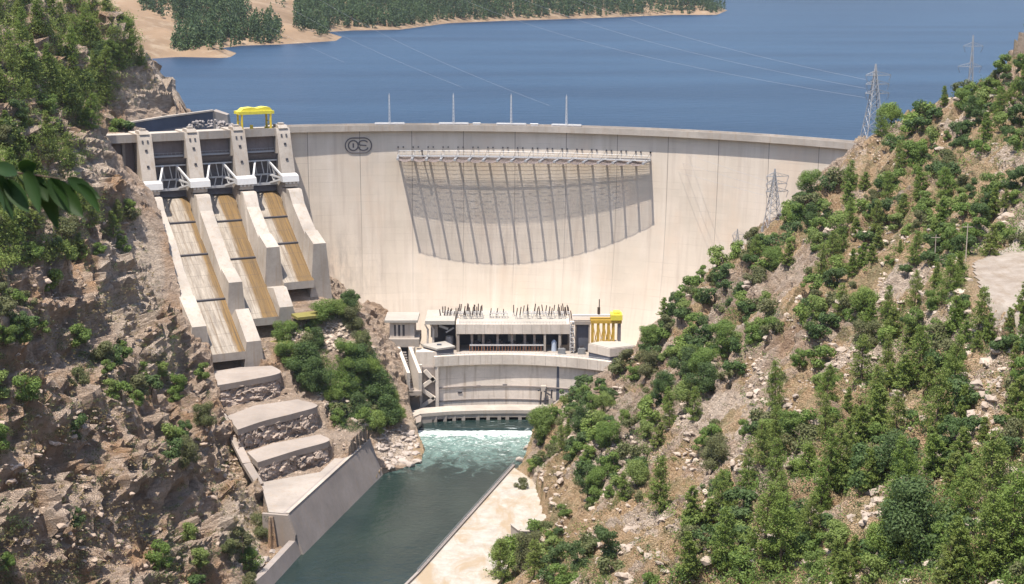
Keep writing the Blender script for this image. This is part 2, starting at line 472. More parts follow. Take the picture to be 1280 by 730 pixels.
# ------------------------------------------------------------------ terrain
ctl = []
for px, py, Y in [
    # right hill, near its outline
    (1280, 25, 660), (1240, 55, 658), (1180, 112, 655), (1130, 152, 650), (1075, 184, 640), (1020, 237, 630), (950, 292, 622), (880, 343, 615),
    (800, 433, 608), (745, 472, 605), (700, 522, 603), (668, 560, 600), (645, 585, 592),
    # right hill, inside
    (1280, 719, 230), (1100, 719, 265), (900, 719, 310), (760, 719, 385), (690, 719, 432), (640, 719, 470),
    (1280, 550, 272), (1280, 430, 325), (1280, 200, 480), (1280, 100, 570), (1100, 550, 330), (1100, 400, 430), (1100, 280, 520),
    (1180, 200, 570), (950, 550, 398), (950, 400, 510), (850, 480, 530), (800, 600, 470), (720, 600, 520), (685, 645, 510), (870, 640, 395), (1180, 330, 440),
    # left hill
    (0, 719, 360), (100, 719, 395), (200, 719, 432), (280, 719, 458), (325, 719, 474), (0, 550, 385), (0, 365, 425), (0, 200, 480), (0, 100, 540), (0, 0, 610),
    (60, 20, 650), (125, 8, 725), (214, 58, 752), (228, 96, 747), (231, 126, 744), (175, 30, 756), (160, 90, 735), (60, 200, 570), (100, 115, 645), (100, 550, 430), (200, 550, 490), (150, 400, 545), (255, 640, 500),
    (168, 296, 622), (206, 374, 612), (258, 470, 592), (300, 560, 555), (345, 680, 500), (120, 285, 600), (120, 178, 668), (60, 330, 520),
    # wooded rock knob between the chutes and the powerhouse
    (440, 380, 648), (425, 400, 640), (465, 440, 642), (485, 490, 634), (500, 528, 620), (400, 500, 605), (430, 550, 588), (370, 425, 628), (520, 560, 608), (455, 530, 610),
]:
    v = P(px, py, Y); ctl.append((v.x, v.y, v.z))
ctl += [(-67, 668, 40), (-50, 655, 20), (-45, 645, 8), (143, 690, 88), (100, 690, 54), (51, 690, 8), (122, 662, 82), (75, 655, 42), (30, 655, 8), (165, 672, 112), (217, 720, 128), (180, 720, 95), (260, 760, 118), (330, 660, 215), (320, 500, 235), (320, 300, 260), (330, 800, 150),
        (250, 400, 195), (250, 250, 205), (200, 120, 178), (120, 60, 150), (60, 20, 166), (0, 0, 187.5), (-4, 5, 187), (0, 30, 176), (0, 60, 162), (40, 60, 146), (60, 110, 118), (0, 110, 122), (30, 160, 96), (60, 200, 92),
        (-20, 200, 75), (0, 300, 55), (-30, 330, 20), (-40, 20, 140), (-50, 100, 80), (-55, 200, 15), (0, -40, 195), (100, -40, 210), (-60, -40, 120),
        (-75, 200, -6), (-85, 100, -6), (-95, 0, -6), (-72, 330, -6), (-62, 420, -6), (-45, 490, -6), (-25, 560, -6), (-15, 610, -6), (-15, 650, -4), (0, 690, 0), (20, 660, 6), (-20, 690, 4),
        (-110, 300, 12), (-120, 200, 12), (-130, 60, 20), (-170, 200, 95), (-170, 330, 110), (-230, 330, 170), (-250, 200, 170), (-220, 50, 120), (-320, 300, 215), (-320, 100, 200), (-320, 500, 225), (-260, 560, 205), (-260, 660, 195), (-320, 700, 215),
        (-215, 745, 172), (-230, 800, 150), (-320, 800, 180), (-168, 716, 121), (-142, 738, 108), (-150, 790, 90), (-190, 705, 124)]
ctl = np.array(ctl)
def rbf_fit(c):
    n = len(c); d = np.hypot(c[:, None, 0] - c[None, :, 0], c[:, None, 1] - c[None, :, 1])
    A = np.zeros((n + 3, n + 3)); A[:n, :n] = d - np.eye(n) * 1.2
    A[:n, n] = 1; A[:n, n + 1:] = c[:, :2]; A[n:, :n] = A[:n, n:].T
    return np.linalg.solve(A, np.concatenate([c[:, 2], np.zeros(3)]))
rw = rbf_fit(ctl)
def rbf(x, y):
    out = np.full(x.shape, rw[-3]) + rw[-2] * x + rw[-1] * y
    for k in range(len(ctl)): out += rw[k] * np.hypot(x - ctl[k, 0], y - ctl[k, 1])
    return out
def axis(a, b, c, d, fine, coarse):
    return np.concatenate([np.arange(a, b, coarse), np.arange(b, c, fine), np.arange(c, d + .1, coarse)])
gx = axis(-330, -205, 225, 340, .75, 5.0)
gy = axis(-60, 150, 735, 830, .75, 5.0)
GX, GY = np.meshgrid(gx, gy)
GZ = rbf(GX, GY)
def interp(a, pts):  # piecewise-linear in Y
    q = np.array(sorted(pts)); return np.interp(a, q[:, 0], q[:, 1])
XL = interp(GY, [(-60, -112), (100, -108), (200, -104), (330, -99), (400, -90), (477, -73.5), (500, -68.5), (581, -49.5), (588, -42), (600, -35), (612, -35), (625, -39), (640, -43), (660, -44)])
XR = interp(GY, [(-60, -74), (100, -70), (200, -64), (330, -52), (400, -44), (469, -31), (580, 0), (590, 3), (640, 12), (660, 16)])
def sstep(a, b, x):
    q = np.clip((x - a) / (b - a), 0, 1); return q * q * (3 - 2 * q)
# spillway frame: s along the gate line (negative to the left), u down the chutes
SO = Vector((-104.6, 706, 0)); SU = Vector((.44, -.898, 0)); SV = Vector((.898, .44, 0))
def SP(s, u, z): q = SO + SV * s + SU * u; return Vector((q.x, q.y, z))
SS = (GX - SO.x) * SV.x + (GY - SO.y) * SV.y; UU = (GX - SO.x) * SU.x + (GY - SO.y) * SU.y

flat = np.zeros_like(GZ)
# dirt bench on the right slope
bx, by = 124, 374
e = ((GX - bx) / 20) ** 2 + ((GY - by) / 36) ** 2
bench = 1 - sstep(.75, 1.5, e)
GZ = GZ * (1 - bench) + (118.8 + .10 * (GX - bx)) * bench; flat = np.maximum(flat, bench)
# noise relief
def disp(X, Y, Z, left, amp):
    p = np.stack([X, Y, Z], 1)
    q = p @ np.array([[.86, .1, -.5], [-.1, .99, .05], [.5, .0, .86]])
    q[:, 2] *= 1.5
    qw = q + (fbm(p / 14, 3, 5)[:, None] - .5) * np.array([[9, 9, 9]])
    f1, f2, v1 = worley(qw / 10.0, 3); g1, g2, v2 = worley(qw / 4.2, 9)
    lo = (ridged(p / 44, 4, 21) - .5) * 15
    # bedded rock: layers that step out and break back; flat-lying on the left cliff, tilted on the right slope
    w = fbm(p / 13, 4, 41) - .5
    def strata(dirv, L, s):
        dv = np.array(dirv) / np.linalg.norm(dirv); t = (p @ dv) / L + w * .9 + (v1 - .5) * .35
        k = np.floor(t); f = t - k; r = h3(k.astype(np.int64), (v1 * 4).astype(np.int64), k.astype(np.int64) * 0, s)
        return (f ** 1.4 - .45) * (.35 + 1.1 * r)
    stl = strata((.3, .12, 1), 21, 13) * 8.5 * sstep(-20, 25, -p[:, 0] - 60) + strata((.18, .1, 1), 7.5, 3) * 3.0 + strata((.1, .2, 1), 2.6, 8) * 1.0
    str_ = strata((.2, -.75, .62), 9.0, 5) * 6.0 + strata((.25, -.7, .6), 3.0, 6) * 2.2
    patch = .35 + .65 * sstep(.40, .62, fbm(p / 30, 3, 91))
    fine = (ridged(p / 4.5, 3, 61) - .5) * 1.5 + (ridged(p / 1.9, 2, 63) - .5) * .55
    d = lo * (.62 + .50 * left) + (v1 - .5) * (2.2 + .8 * left) + (v2 - .5) * .9 + stl * left + str_ * (1 - left) * patch + fine * (.85 - .3 * left)
    return d * amp, np.clip(v2 * .6 + v1 * .4, 0, 1)
sx_ = np.gradient(GZ, gx, axis=1); sy_ = np.gradient(GZ, gy, axis=0)
nl = np.sqrt(1 + sx_ ** 2 + sy_ ** 2)
LEFT = 1 - sstep(-62, -40, GX)
knobm = sstep(-100, -90, GX) * (1 - sstep(-45, -35, GX)) * sstep(570, 585, GY)
LEFT = np.maximum(LEFT * (1 - .45 * knobm), 0)
AMP = np.ones_like(GZ) * (1 - .92 * flat)
AMP *= .25 + .75 * sstep(0, 14, GZ)
AMP *= np.where(GY < 150, .4, 1)
AMP *= 1 - .8 * (sstep(-92, -76, SS) * (1 - sstep(8, 16, SS)) * sstep(-26, -14, UU) * (1 - sstep(70, 92, UU)))
AMP *= 1 - .75 * (1 - sstep(8, 30, np.hypot(GX + 165, GY - 708)))
D, CELL = disp(GX.ravel(), GY.ravel(), GZ.ravel(), LEFT.ravel(), AMP.ravel())
D = D.reshape(GZ.shape)
CELL = CELL.reshape(GZ.shape)
upn = np.stack([-sx_ / nl, -sy_ / nl, 1 / nl], -1)
HK = 1.0  # part of the relief that moves sideways, out of the slope
TX = GX + upn[..., 0] * D * HK; TY = GY + upn[..., 1] * D * HK; TZ = GZ + D * upn[..., 2]
# hollows and benches the works stand in
def inpoly(x, y, poly):
    r = np.zeros(x.shape, bool); n = len(poly); j = n - 1
    for i in range(n):
        xi, yi, xj, yj = poly[i][0], poly[i][1], poly[j][0], poly[j][1]
        c = ((yi > y) != (yj > y)) & (x < (xj - xi) * (y - yi) / (yj - yi + 1e-9) + xi); r ^= c; j = i
    return r
riv = (TX > XL - .5) & (TX < XR + .5) & (TY < 660)
TZ = np.where(riv, np.minimum(TZ, -4.0), TZ)
terr_poly = [G(640, 582, 4), G(520, 715, 4), Vector((-52, 400, 4)), Vector((-25, 400, 4)), G(630, 719, 4), G(640, 690, 4), G(690, 662, 4), G(668, 600, 4)]
tp = inpoly(TX, TY, [(v.x, v.y) for v in terr_poly])
TZ = np.where(tp, np.minimum(TZ, 3.2), TZ)
T1 = [G(x, y, 37) for x, y in ((256, 466), (300, 459), (340, 457), (350, 466), (310, 475), (264, 483))]
T2 = [G(x, y, 29) for x, y in ((284, 520), (318, 507), (372, 499), (397, 507), (366, 517), (330, 526), (297, 537))]
T3 = [G(x, y, 21) for x, y in ((309, 565), (341, 554), (400, 543), (411, 551), (370, 563), (322, 578))]
WT = 14.0
SL = [G(x, y, WT - .3) for x, y in ((326, 603), (400, 590), (432, 560), (462, 548.5), (360.5, 642), (336, 640))]
def tier(X, Y, front, zt, w):
    """how far behind the polyline's front edge a point lies (towards +Y), as a 0..1 step"""
    q = np.array(sorted([(v.x, v.y) for v in front])); yb = np.interp(X, q[:, 0], q[:, 1]); return Y > yb
ap = inpoly(TX, TY, [(v.x, v.y) for v in (G(336, 645, 14), G(366, 650, 10), G(462, 549, 14), G(448, 540, 18), G(418, 520, 26), G(360, 452, 40), G(262, 458, 37), G(280, 520, 29), G(308, 566, 21), G(328, 605, 14))])
rn = (ridged(np.stack([TX.ravel(), TY.ravel(), TZ.ravel() * 0], 1) / 5, 4, 50).reshape(GZ.shape) - .5)
za = np.full(GZ.shape, WT - .7)
jit = rn * 3.5 - 3.5
za = np.where(tier(TX, TY + jit, [T3[5], T3[4], T3[3]], 21, 1), 20.4, za)
za = np.where(tier(TX, TY + jit, [T2[6], T2[5], T2[4], T2[3]], 29, 1), 28.4, za)
za = np.where(tier(TX, TY + jit, [T1[5], T1[4], T1[3]], 37, 1), 36.4, za)
# slight batter on the rock risers
from_front = za.copy()
for _ in range(7):
    za[1:-1, 1:-1] = (za[1:-1, 1:-1] * 2 + za[2:, 1:-1] + za[:-2, 1:-1]) / 4
TZ = np.where(ap, np.minimum(za, from_front + 2.2) - .5 + rn * 1.5, TZ)
# rock below the chutes
cu = {0: 88, 1: 67, 2: 53}
for i, sc in enumerate((-51.7, -31.0, -10.3)):
    fl = np.interp(UU, [8, 14, cu[i]], [96, 92, (42, 50, 61)[i]])
    m = (np.abs(SS - sc) < 12) & (UU > -16) & (UU < cu[i] + 3)
    TZ = np.where(m, np.minimum(TZ, fl - 9), TZ)
    m = (np.abs(SS - sc) < 11) & (UU >= cu[i] + 3) & (UU < cu[i] + 12)
    TZ = np.where(m, np.minimum(TZ, (39, 41, 51)[i]), TZ)
m = (SS > -82) & (SS < -60) & (UU > -30) & (UU < 6)
TZ = np.where(m, np.minimum(TZ, np.where(UU > -14, 104, 120.5)), TZ)
m = (SS > -62) & (SS < 8) & (UU < 6) & (UU > -26)
TZ = np.where(m, np.minimum(TZ, 95), TZ)
TZ = np.where((UU > -31) & (UU < -6) & (SS > -68) & (SS < 10), np.minimum(TZ, 120.3), TZ)
TZ = np.where((UU <= -31) & (SS > -54) & (SS < 20), np.minimum(TZ, 116 + np.clip((-UU - 38) * .5, 0, 1) * np.maximum(0, -20 - SS + rn * 8) * 1.5), TZ)
# dam, powerhouse and lake basin
DC = Vector((-40, 465, 0))
dr = np.hypot(TX - DC.x, TY - DC.y)
TZ = np.where((TY > 648) & (TX > -46) & (TX < 42) & (dr < 262), np.minimum(TZ, -1 + .5 * np.abs(TX - 0) * 0), TZ)
TZ = np.where((dr > 259) & (TY > 600) & (TX > -128) & (TX < 215), np.minimum(TZ, 108 - .2 * (dr - 259)), TZ)
TZ = np.where((TY > 735) & (TX > -200) & (TX < 225), np.minimum(TZ, 106 + np.where(TY < 790, np.maximum(0, -146 - TX + rn * 9), np.maximum(0, -180 - TX)) * 1.7), TZ)
TZ = np.where((TX > -46) & (TX < -30) & (TY > 648) & (TY < 690), np.minimum(TZ, 4), TZ)
# height map of the finished ground, for standing things on it
rx_ = np.arange(-330, 341, 1.0); ry_ = np.arange(-60, 831, 1.0)
HM = np.full((len(ry_), len(rx_)), -1e9)
np.maximum.at(HM, (np.clip(np.rint(TY.ravel() + 60).astype(int), 0, len(ry_) - 1), np.clip(np.rint(TX.ravel() + 330).astype(int), 0, len(rx_) - 1)), TZ.ravel())
for _ in range(12):
    e = HM < -1e8
    if not e.any(): break
    Pd = np.pad(HM, 1, constant_values=-1e9); nb = np.stack([Pd[1:-1, :-2], Pd[1:-1, 2:], Pd[:-2, 1:-1], Pd[2:, 1:-1], Pd[:-2, :-2], Pd[2:, 2:], Pd[:-2, 2:], Pd[2:, :-2]]); ok = nb > -1e8
    av = np.where(ok, nb, 0).sum(0) / np.maximum(ok.sum(0), 1); HM = np.where(e & (ok.sum(0) > 0), av, HM)
def lookup(x, y):
    u = np.clip(np.asarray(x) + 330, 0, len(rx_) - 1.001); v = np.clip(np.asarray(y) + 60, 0, len(ry_) - 1.001)
    ix = u.astype(int); iy = v.astype(int); fx = u - ix; fy = v - iy
    return HM[iy, ix] * (1 - fx) * (1 - fy) + HM[iy, ix + 1] * fx * (1 - fy) + HM[iy + 1, ix] * (1 - fx) * fy + HM[iy + 1, ix + 1] * fx * fy
def hz(x, y): return float(lookup(np.array([x]), np.array([y]))[0])
def hit(px, py):
    """where the sight lines through these photo points meet the ground"""
    px = np.asarray(px, float); py = np.asarray(py, float)
    dx, dy = (px - CX) / FOC, (CY - py) / FOC
    ry, rz = cP + dy * sP, -sP + dy * cP
    Yv = np.arange(150, 760, 1.0); out = np.full((len(px), 3), np.nan)
    for k in range(len(px)):
        t = Yv / ry[k]; x = dx[k] * t; z = CAMZ + rz[k] * t
        b = np.nonzero(lookup(x, Yv) > z)[0]
        if len(b): j = b[0]; out[k] = (x[j], Yv[j], z[j])
    return out
ny_, nx_ = GZ.shape
idx = np.arange(nx_ * ny_).reshape(ny_, nx_)
F = np.stack([idx[:-1, :-1], idx[:-1, 1:], idx[1:, 1:], idx[1:, :-1]], -1).reshape(-1, 4)
me = fast_mesh('terrain', np.stack([TX, TY, TZ], -1).reshape(-1, 3), F, m_terrain, False)
slope_z = (1 / nl)
soil = sstep(.60, .90, slope_z + (fbm(np.stack([GX.ravel(), GY.ravel(), GZ.ravel()], 1) / 16, 4, 77).reshape(GZ.shape) - .5) * .75)
soil = soil * (1 - .55 * LEFT) * (1 - .8 * knobm); soil = np.maximum(soil, flat * .9)
soil = np.where(ap, 0.12, soil)
LEFTA = np.where(ap, .35, LEFT)
_w = np.maximum(TY * cP - (TZ - CAMZ) * sP, 1); VPX = CX + FOC * TX / _w; VPY = CY - FOC * (TY * sP + (TZ - CAMZ) * cP) / _w
PALE = np.zeros_like(GZ)
for cx, cy, rx, ry in ((165, 345, 44, 85), (190, 112, 50, 26), (115, 200, 30, 36), (205, 450, 26, 40), (1122, 356, 50, 26), (1250, 212, 50, 28), (1195, 150, 30, 20), (900, 520, 60, 34), (765, 562, 40, 30), (1245, 505, 60, 40), (690, 612, 46, 36), (800, 668, 60, 36), (1065, 440, 44, 30), (1060, 690, 40, 40), (1190, 560, 24, 30), (1090, 205, 34, 24), (500, 560, 34, 22), (300, 660, 30, 50), (1000, 560, 30, 20), (1180, 400, 40, 20), (700, 520, 40, 14)):
    PALE = np.maximum(PALE, (1 - sstep(.5, 1.4, np.sqrt(((VPX - cx) / rx) ** 2 + ((VPY - cy) / ry) ** 2))) * (TY > 150))
for nm, arr in (('pale', PALE), ('left', LEFTA), ('soil', soil), ('cell', CELL ** 1.5)):
    a = me.attributes.new(nm, 'FLOAT', 'POINT'); a.data.foreach_set('value', arr.ravel().astype(np.float32))
tag(link('terrain', me), kind='structure')
# ------------------------------------------------------------------ water, far shore, road
def grid_plane(name, xs, ys, z, mat, kind='structure'):
    X, Y = np.meshgrid(xs, ys); n = len(xs); m = len(ys)
    i = np.arange(n * m).reshape(m, n)
    F = np.stack([i[:-1, :-1], i[:-1, 1:], i[1:, 1:], i[1:, :-1]], -1).reshape(-1, 4)
    Z = z(X, Y) if callable(z) else np.full(X.shape, z)
    return tag(link(name, fast_mesh(name, np.stack([X, Y, Z], -1).reshape(-1, 3), F, mat, True)), kind=kind)
def rivz(X, Y):
    p = np.stack([X.ravel() / 5, Y.ravel() / 4, X.ravel() * 0], 1)
    c = sstep(590, 630, Y) * (1 - sstep(637.5, 639, Y))
    z = (fbm(p, 4, 3).reshape(X.shape) - .5) * (.15 + 2.0 * c) + .55 * np.exp(-((Y - 635.5) / 2.2) ** 2)
    return z + np.where(Y > 639, .9, 0)
grid_plane('river', np.arange(-125, 30, 1.0), np.arange(-60, 664, 1.0), rivz, m_river)

LZ = 117.4
def lake_poly():
    b = MB()
    th = [(-.62 + 1.75 * i / 40) for i in range(41)]
    near = [(DC.x + 257.5 * math.sin(a), DC.y + 257.5 * math.cos(a)) for a in th]
    xs = [-2600 + 5600 * i / 40 for i in range(41)]
    rows = [[(x, y, LZ) for x, y in near], [(x * 1.6 - 20, max(y, 600) + 120, LZ) for x, y in near], [(x * .45, 1200, LZ) for x in xs], [(x, 2600, LZ) for x in xs], [(x * 2, 6500, LZ) for x in xs]]
    b.sheet(rows)
    return tag(b.build('lake', m_lake, origin=(0, 0, LZ)), kind='structure')
lake_poly()

# far shore: a height field over the far side of the lake; the shoreline follows the photo
shore = [G(150, 76, LZ), G(222, 71, LZ), G(285, 72.5, LZ), G(296, 66, LZ), G(262, 62, LZ), G(300, 57, LZ), G(352, 55.5, LZ), G(420, 51, LZ), G(427, 46, LZ), G(395, 41, LZ), G(440, 38, LZ), G(500, 37, LZ), G(560, 29, LZ), G(630, 26, LZ), G(700, 24, LZ), G(770, 21.5, LZ), G(840, 18.5, LZ), G(896, 18.5, LZ), G(909, 13, LZ)]
shore_xy = [(v.x, v.y) for v in shore] + [(330, 3100), (100, 3300), (-300, 3500), (-1400, 3600), (-1600, 1500), (-900, 1250)]
def dist_poly(x, y, poly):
    d = np.full(x.shape, 1e9); n = len(poly)
    for i in range(n):
        ax, ay = poly[i]; bx_, by_ = poly[(i + 1) % n]
        vx, vy = bx_ - ax, by_ - ay; t = np.clip(((x - ax) * vx + (y - ay) * vy) / (vx * vx + vy * vy + 1e-9), 0, 1)
        d = np.minimum(d, np.hypot(x - ax - t * vx, y - ay - t * vy))
    return np.where(inpoly(x, y, poly), d, -d)
hx = np.concatenate([np.arange(-1600, -500, 40.), np.arange(-500, 520, 9.)]); hy = np.concatenate([np.arange(1150, 2000, 9.), np.arange(2000, 3700, 14.)])
HX, HY = np.meshgrid(hx, hy)
sdv = dist_poly(HX, HY, shore_xy)
pn = np.stack([HX.ravel(), HY.ravel(), HX.ravel() * 0], 1)
HZn = fbm(pn / 120, 4, 60).reshape(HX.shape); HZf = fbm(pn / 28, 4, 66).reshape(HX.shape)
HZ = LZ + np.where(sdv > 0, np.minimum(sdv * .36, 6 + sdv * .23), sdv * .3) * (.6 + .8 * HZn) + np.clip(sdv / 40, 0, 1) * (HZf - .5) * 14
HZ = np.maximum(HZ, LZ - 12)
i = np.arange(HX.size).reshape(HX.shape)
F = np.stack([i[:-1, :-1], i[:-1, 1:], i[1:, 1:], i[1:, :-1]], -1).reshape(-1, 4)
tag(link('hills', fast_mesh('hills', np.stack([HX, HY, HZ], -1).reshape(-1, 3), F, m_hills, True)), kind='structure')
# mountains that close the far end of the lake
mx = np.linspace(-6000, 6000, 90); my = np.linspace(4300, 7000, 30)
def mz(X, Y):
    p = np.stack([X.ravel() / 900, Y.ravel() / 900, X.ravel() * 0], 1)
    return LZ - 10 + sstep(4300, 6200, Y) * (160 + 520 * fbm(p, 5, 90).reshape(X.shape))
m_mount = paint('mountain_forest', (.07, .09, .06), .95, .5, (.2, .16, .1), 0, .004)
grid_plane('mountains', mx, my, mz, m_mount)

# dirt track on the bench of the right slope
b = MB(); rows = []
for px, py in ((1200, 322), (1214, 330), (1224, 352), (1234, 385), (1262, 408), (1300, 420), (1350, 432)):
    v = Vector(hit([px], [py])[0]) if px < 1285 else None
    if v is None or v.x != v.x: v = rows[-1][1] + Vector((8, -6, 0))
    rows.append([v, v])
def road_w():
    b = MB()
    poly = [(1212, 326), (1240, 318), (1282, 306), (1330, 300), (1330, 420), (1290, 412), (1268, 398), (1246, 384), (1228, 362), (1217, 342)]
    pts = [G(x, y, 119.0) for x, y in poly]
    xs = np.arange(95, 160, 1.0); ys = np.arange(320, 440, 1.5)
    X, Y = np.meshgrid(xs, ys); ins = inpoly(X, Y, [(p.x, p.y) for p in pts])
    Z = lookup(X.ravel(), Y.ravel()).reshape(X.shape) + .22
    idx = {}; V = []; Fq = []
    for r_ in range(len(ys) - 1):
        for c_ in range(len(xs) - 1):
            if ins[r_, c_] and ins[r_ + 1, c_] and ins[r_, c_ + 1] and ins[r_ + 1, c_ + 1]:
                q = []
                for a, d in ((r_, c_), (r_, c_ + 1), (r_ + 1, c_ + 1), (r_ + 1, c_)):
                    if (a, d) not in idx: idx[(a, d)] = len(V); V.append((X[a, d], Y[a, d], Z[a, d]))
                    q.append(idx[(a, d)])
                Fq.append(q)
    tag(link('dirt_road', fast_mesh('dirt_road', np.array(V), np.array(Fq), m_road, True)), kind='structure')
road_w()

# pale apron on the right bank with its quay wall
b = MB(); tpts = [Vector((v.x, v.y, 3.7)) for v in terr_poly]; b.down(tpts, 3.0)
tag(b.build('terrace', m_quay), kind='structure')
qa, qb = G(641, 580, 4.6), G(520.5, 714.5, 4.6); qc = Vector((-52.5, 400, 4.6))
t = thing('quay_wall', (qb.x, qb.y, 0), 'long straight concrete quay wall edging the pale apron on the right bank', 'wall')
b = MB()
for p_, q_ in ((qa, qb), (qb, qc)):
    d = (q_ - p_).normalized(); n = Vector((d.y, -d.x, 0))
    if n.x < 0: n = -n
    b.prism([p_ + Vector((0, 0, -.1)) - n * .0, p_ + n * .9 + Vector((0, 0, -.1)), p_ + n * .9 - Vector((0, 0, 9)), p_ - n * 1.2 - Vector((0, 0, 9))],
            [q_ + Vector((0, 0, -.1)), q_ + n * .9 + Vector((0, 0, -.1)), q_ + n * .9 - Vector((0, 0, 9)), q_ - n * 1.2 - Vector((0, 0, 9))])
b.build('wall', m_wallgrey, t)
b = MB(); L = (qa - qb).length; d = (qa - qb).normalized()
for k in range(40):
    p_ = qb + d * (L * k / 39) + Vector((.35, 0, 0)); b.tube(p_ - Vector((0, 0, .2)), p_ + Vector((0, 0, 1.0)), .06, 4)
for h in (.5, 1.0): b.tube(qb + Vector((.35, 0, h)), qa + Vector((.35, 0, h)), .06, 4)
b.build('handrail', m_galv, t)
# small retaining wall at the back of the apron
t = thing('retaining_wall', G(660, 676, 3.7), 'short pale retaining wall at the back of the apron below the right hillside', 'wall')
b = MB(); w0, w1, w2 = G(640, 672, 3.7), G(650, 680, 3.7), G(690, 682, 3.7)
for p_, q_ in ((w0, w1), (w1, w2)): b.bar(p_ + Vector((0, .6, 2.2)), q_ + Vector((0, .6, 2.2)), .9, 4.4)
b.build('wall', m_conc, t)
b = MB()
for p_, q_ in ((w0, w1), (w1, w2)): b.bar(p_ + Vector((0, .6, 4.55)), q_ + Vector((0, .6, 4.55)), 1.3, .3)
b.build('coping', m_conc_w, t)

# ------------------------------------------------------------------ the arch dam
R0 = 252.8
def rface(z):
    d = max(0, 119.4 - z); return R0 - .02 * d - 1.5e-5 * d ** 3
def DP(a, r, z): return Vector((DC.x + r * math.sin(a), DC.y + r * math.cos(a), z))
def dpx(px, r, z):
    """angle on the arc whose point at radius r, height z shows at column px"""
    lo, hi = -.5, 1.1
    for _ in range(40):
        m = (lo + hi) / 2; q = DP(m, r, z)
        if proj(*q)[0] < px: lo = m
        else: hi = m
    return lo
A0, A1 = -.262, .98
dam = thing('arch_dam', DP(.16, 240, 0), 'huge pale concrete arch dam holding back the blue lake', 'dam')
b = MB(); rows = []; uvs = []
na, nz = 150, 48
for j in range(nz + 1):
    z = -6 + (119.4 + 6) * j / nz
    aL = A0
    rows.append([DP(aL + (A1 - aL) * i / na, rface(z), z) for i in range(na + 1)]); uvs.append([((aL + (A1 - aL) * i / na) * 250, z) for i in range(na + 1)])
b.sheet(rows, uvs)
rows = [[DP(A0 + (A1 - A0) * i / na, r_, z_) for i in range(na + 1)] for r_, z_ in ((R0, 119.4), (258, 119.4), (259, -6))]
b.sheet(rows, [[((A0 + (A1 - A0) * i / na) * 250, 119 - k * 3) for i in range(na + 1)] for k in range(3)])
dw = b.build('wall', m_dam, dam, smooth=True, fix=False)
def ringpart(name, prof, mat, a0=A0, a1=A1, n=150, smooth=False):
    b = MB(); b.loft([[DP(a0 + (a1 - a0) * i / n, r_, z_) for r_, z_ in prof] for i in range(n + 1)])
    return b.build(name, mat, dam, smooth=smooth)
ringpart('crest_road', [(250.9, 119.4), (258.4, 119.4), (258.4, 121.0), (250.9, 121.0)], m_conc, A0 - .002, A1)
ringpart('parapet', [(250.4, 119.2), (250.88, 119.2), (250.88, 122.0), (250.4, 122.0)], m_conc_w, A0 - .002, A1)
ringpart('parapet', [(258.42, 118.8), (258.8, 118.8), (258.8, 122.0), (258.42, 122.0)], m_conc_w, A0 - .002, A1)
# emblem on the upper left of the face
ea = dpx(448, rface(113.4), 113.4)
def EP(x, y, off=.16): z = 112.6 + y; return DP(ea + x / 250, rface(z) - off, z)
def stroke(b, pts, w=.55):
    for p_, q_ in zip(pts[:-1], pts[1:]): b.bar(EP(*p_), EP(*q_), .3, w, up=(0, 0, 1)) if abs(p_[0] - q_[0]) > abs(p_[1] - q_[1]) else b.bar(EP(*p_), EP(*q_), .3, w, up=(1, 0, 0))
def ell(cx, cy, rx, ry, a0, a1, n=16): return [(cx + rx * math.cos(R(a0 + (a1 - a0) * i / n)), cy + ry * math.sin(R(a0 + (a1 - a0) * i / n))) for i in range(n + 1)]
b = MB()
stroke(b, ell(2.6, 0, 3.3, 3.4, -90, 90) + ell(-2.6, 0, 3.3, 3.4, 90, 270) + [(2.6, -3.4)], .5)
stroke(b, ell(-2.3, 0, 2.2, 2.3, 0, 360), .6); stroke(b, [(-2.3, 1.0), (-2.3, -1.0)], .7)
stroke(b, ell(2.2, .9, 2.0, 1.35, 20, 180) + [(.5, .2), (3.6, -.1)], .55)
stroke(b, ell(2.2, -.7, 2.1, 1.6, 180, 350), .6)
b.build('emblem', paint('emblem_dark', (.12, .105, .11), .8, .2), dam)

# four masts with white railed bases along the crest
def mast():
    t = thing('crest_mast', (0, 0, 0), 'x', 'mast', 'white masts along the dam crest')
    b = MB()
    for k in range(8):
        z0 = 1.0 + k * 1.65; w = .34 - .02 * k
        for sx in (-1, 1):
            for sy in (-1, 1): b.bar((sx * w, sy * w, z0), (sx * (w - .02), sy * (w - .02), z0 + 1.65), .13)
        b.bar((-w, -w, z0), (w, -w, z0 + 1.65), .1); b.bar((w, -w, z0), (-w, -w, z0 + 1.65), .1)
    b.tube((0, 0, 14.1), (0, 0, 15.0), .1)
    b.build('lattice_mast', m_white, t)
    b = MB()
    for x in (-6.6, -3.3, 0, 3.3, 6.6):
        for y in (-.8, .8): b.box(x - .14, x + .14, y - .14, y + .14, 0, 1.5)
    for y in (-.8, .8):
        for z in (.75, 1.45): b.box(-6.74, 6.74, y - .1, y + .1, z - .1, z + .1)
    b.box(-6.9, 6.9, -1.0, 1.0, 1.0, 1.2)
    b.build('base_frame', m_white, t)
    return t
mlabels = ['leftmost white mast on the dam crest, standing nearest the yellow gantry', 'second white mast from the left on the dam crest', 'third white mast from the left on the dam crest', 'rightmost white mast on the dam crest, farthest from the yellow gantry']
m0 = mast()
for k, px in enumerate((487, 567, 639, 708)):
    o = m0 if k == 0 else copy_tree(m0)
    a = dpx(px, 256.8, 122); o.location = DP(a, 256.8, 121.0); o.rotation_euler.z = -a; o['label'] = mlabels[k]
m_box = paint('cabinet_white', (.66, .64, .6), .6, .2)
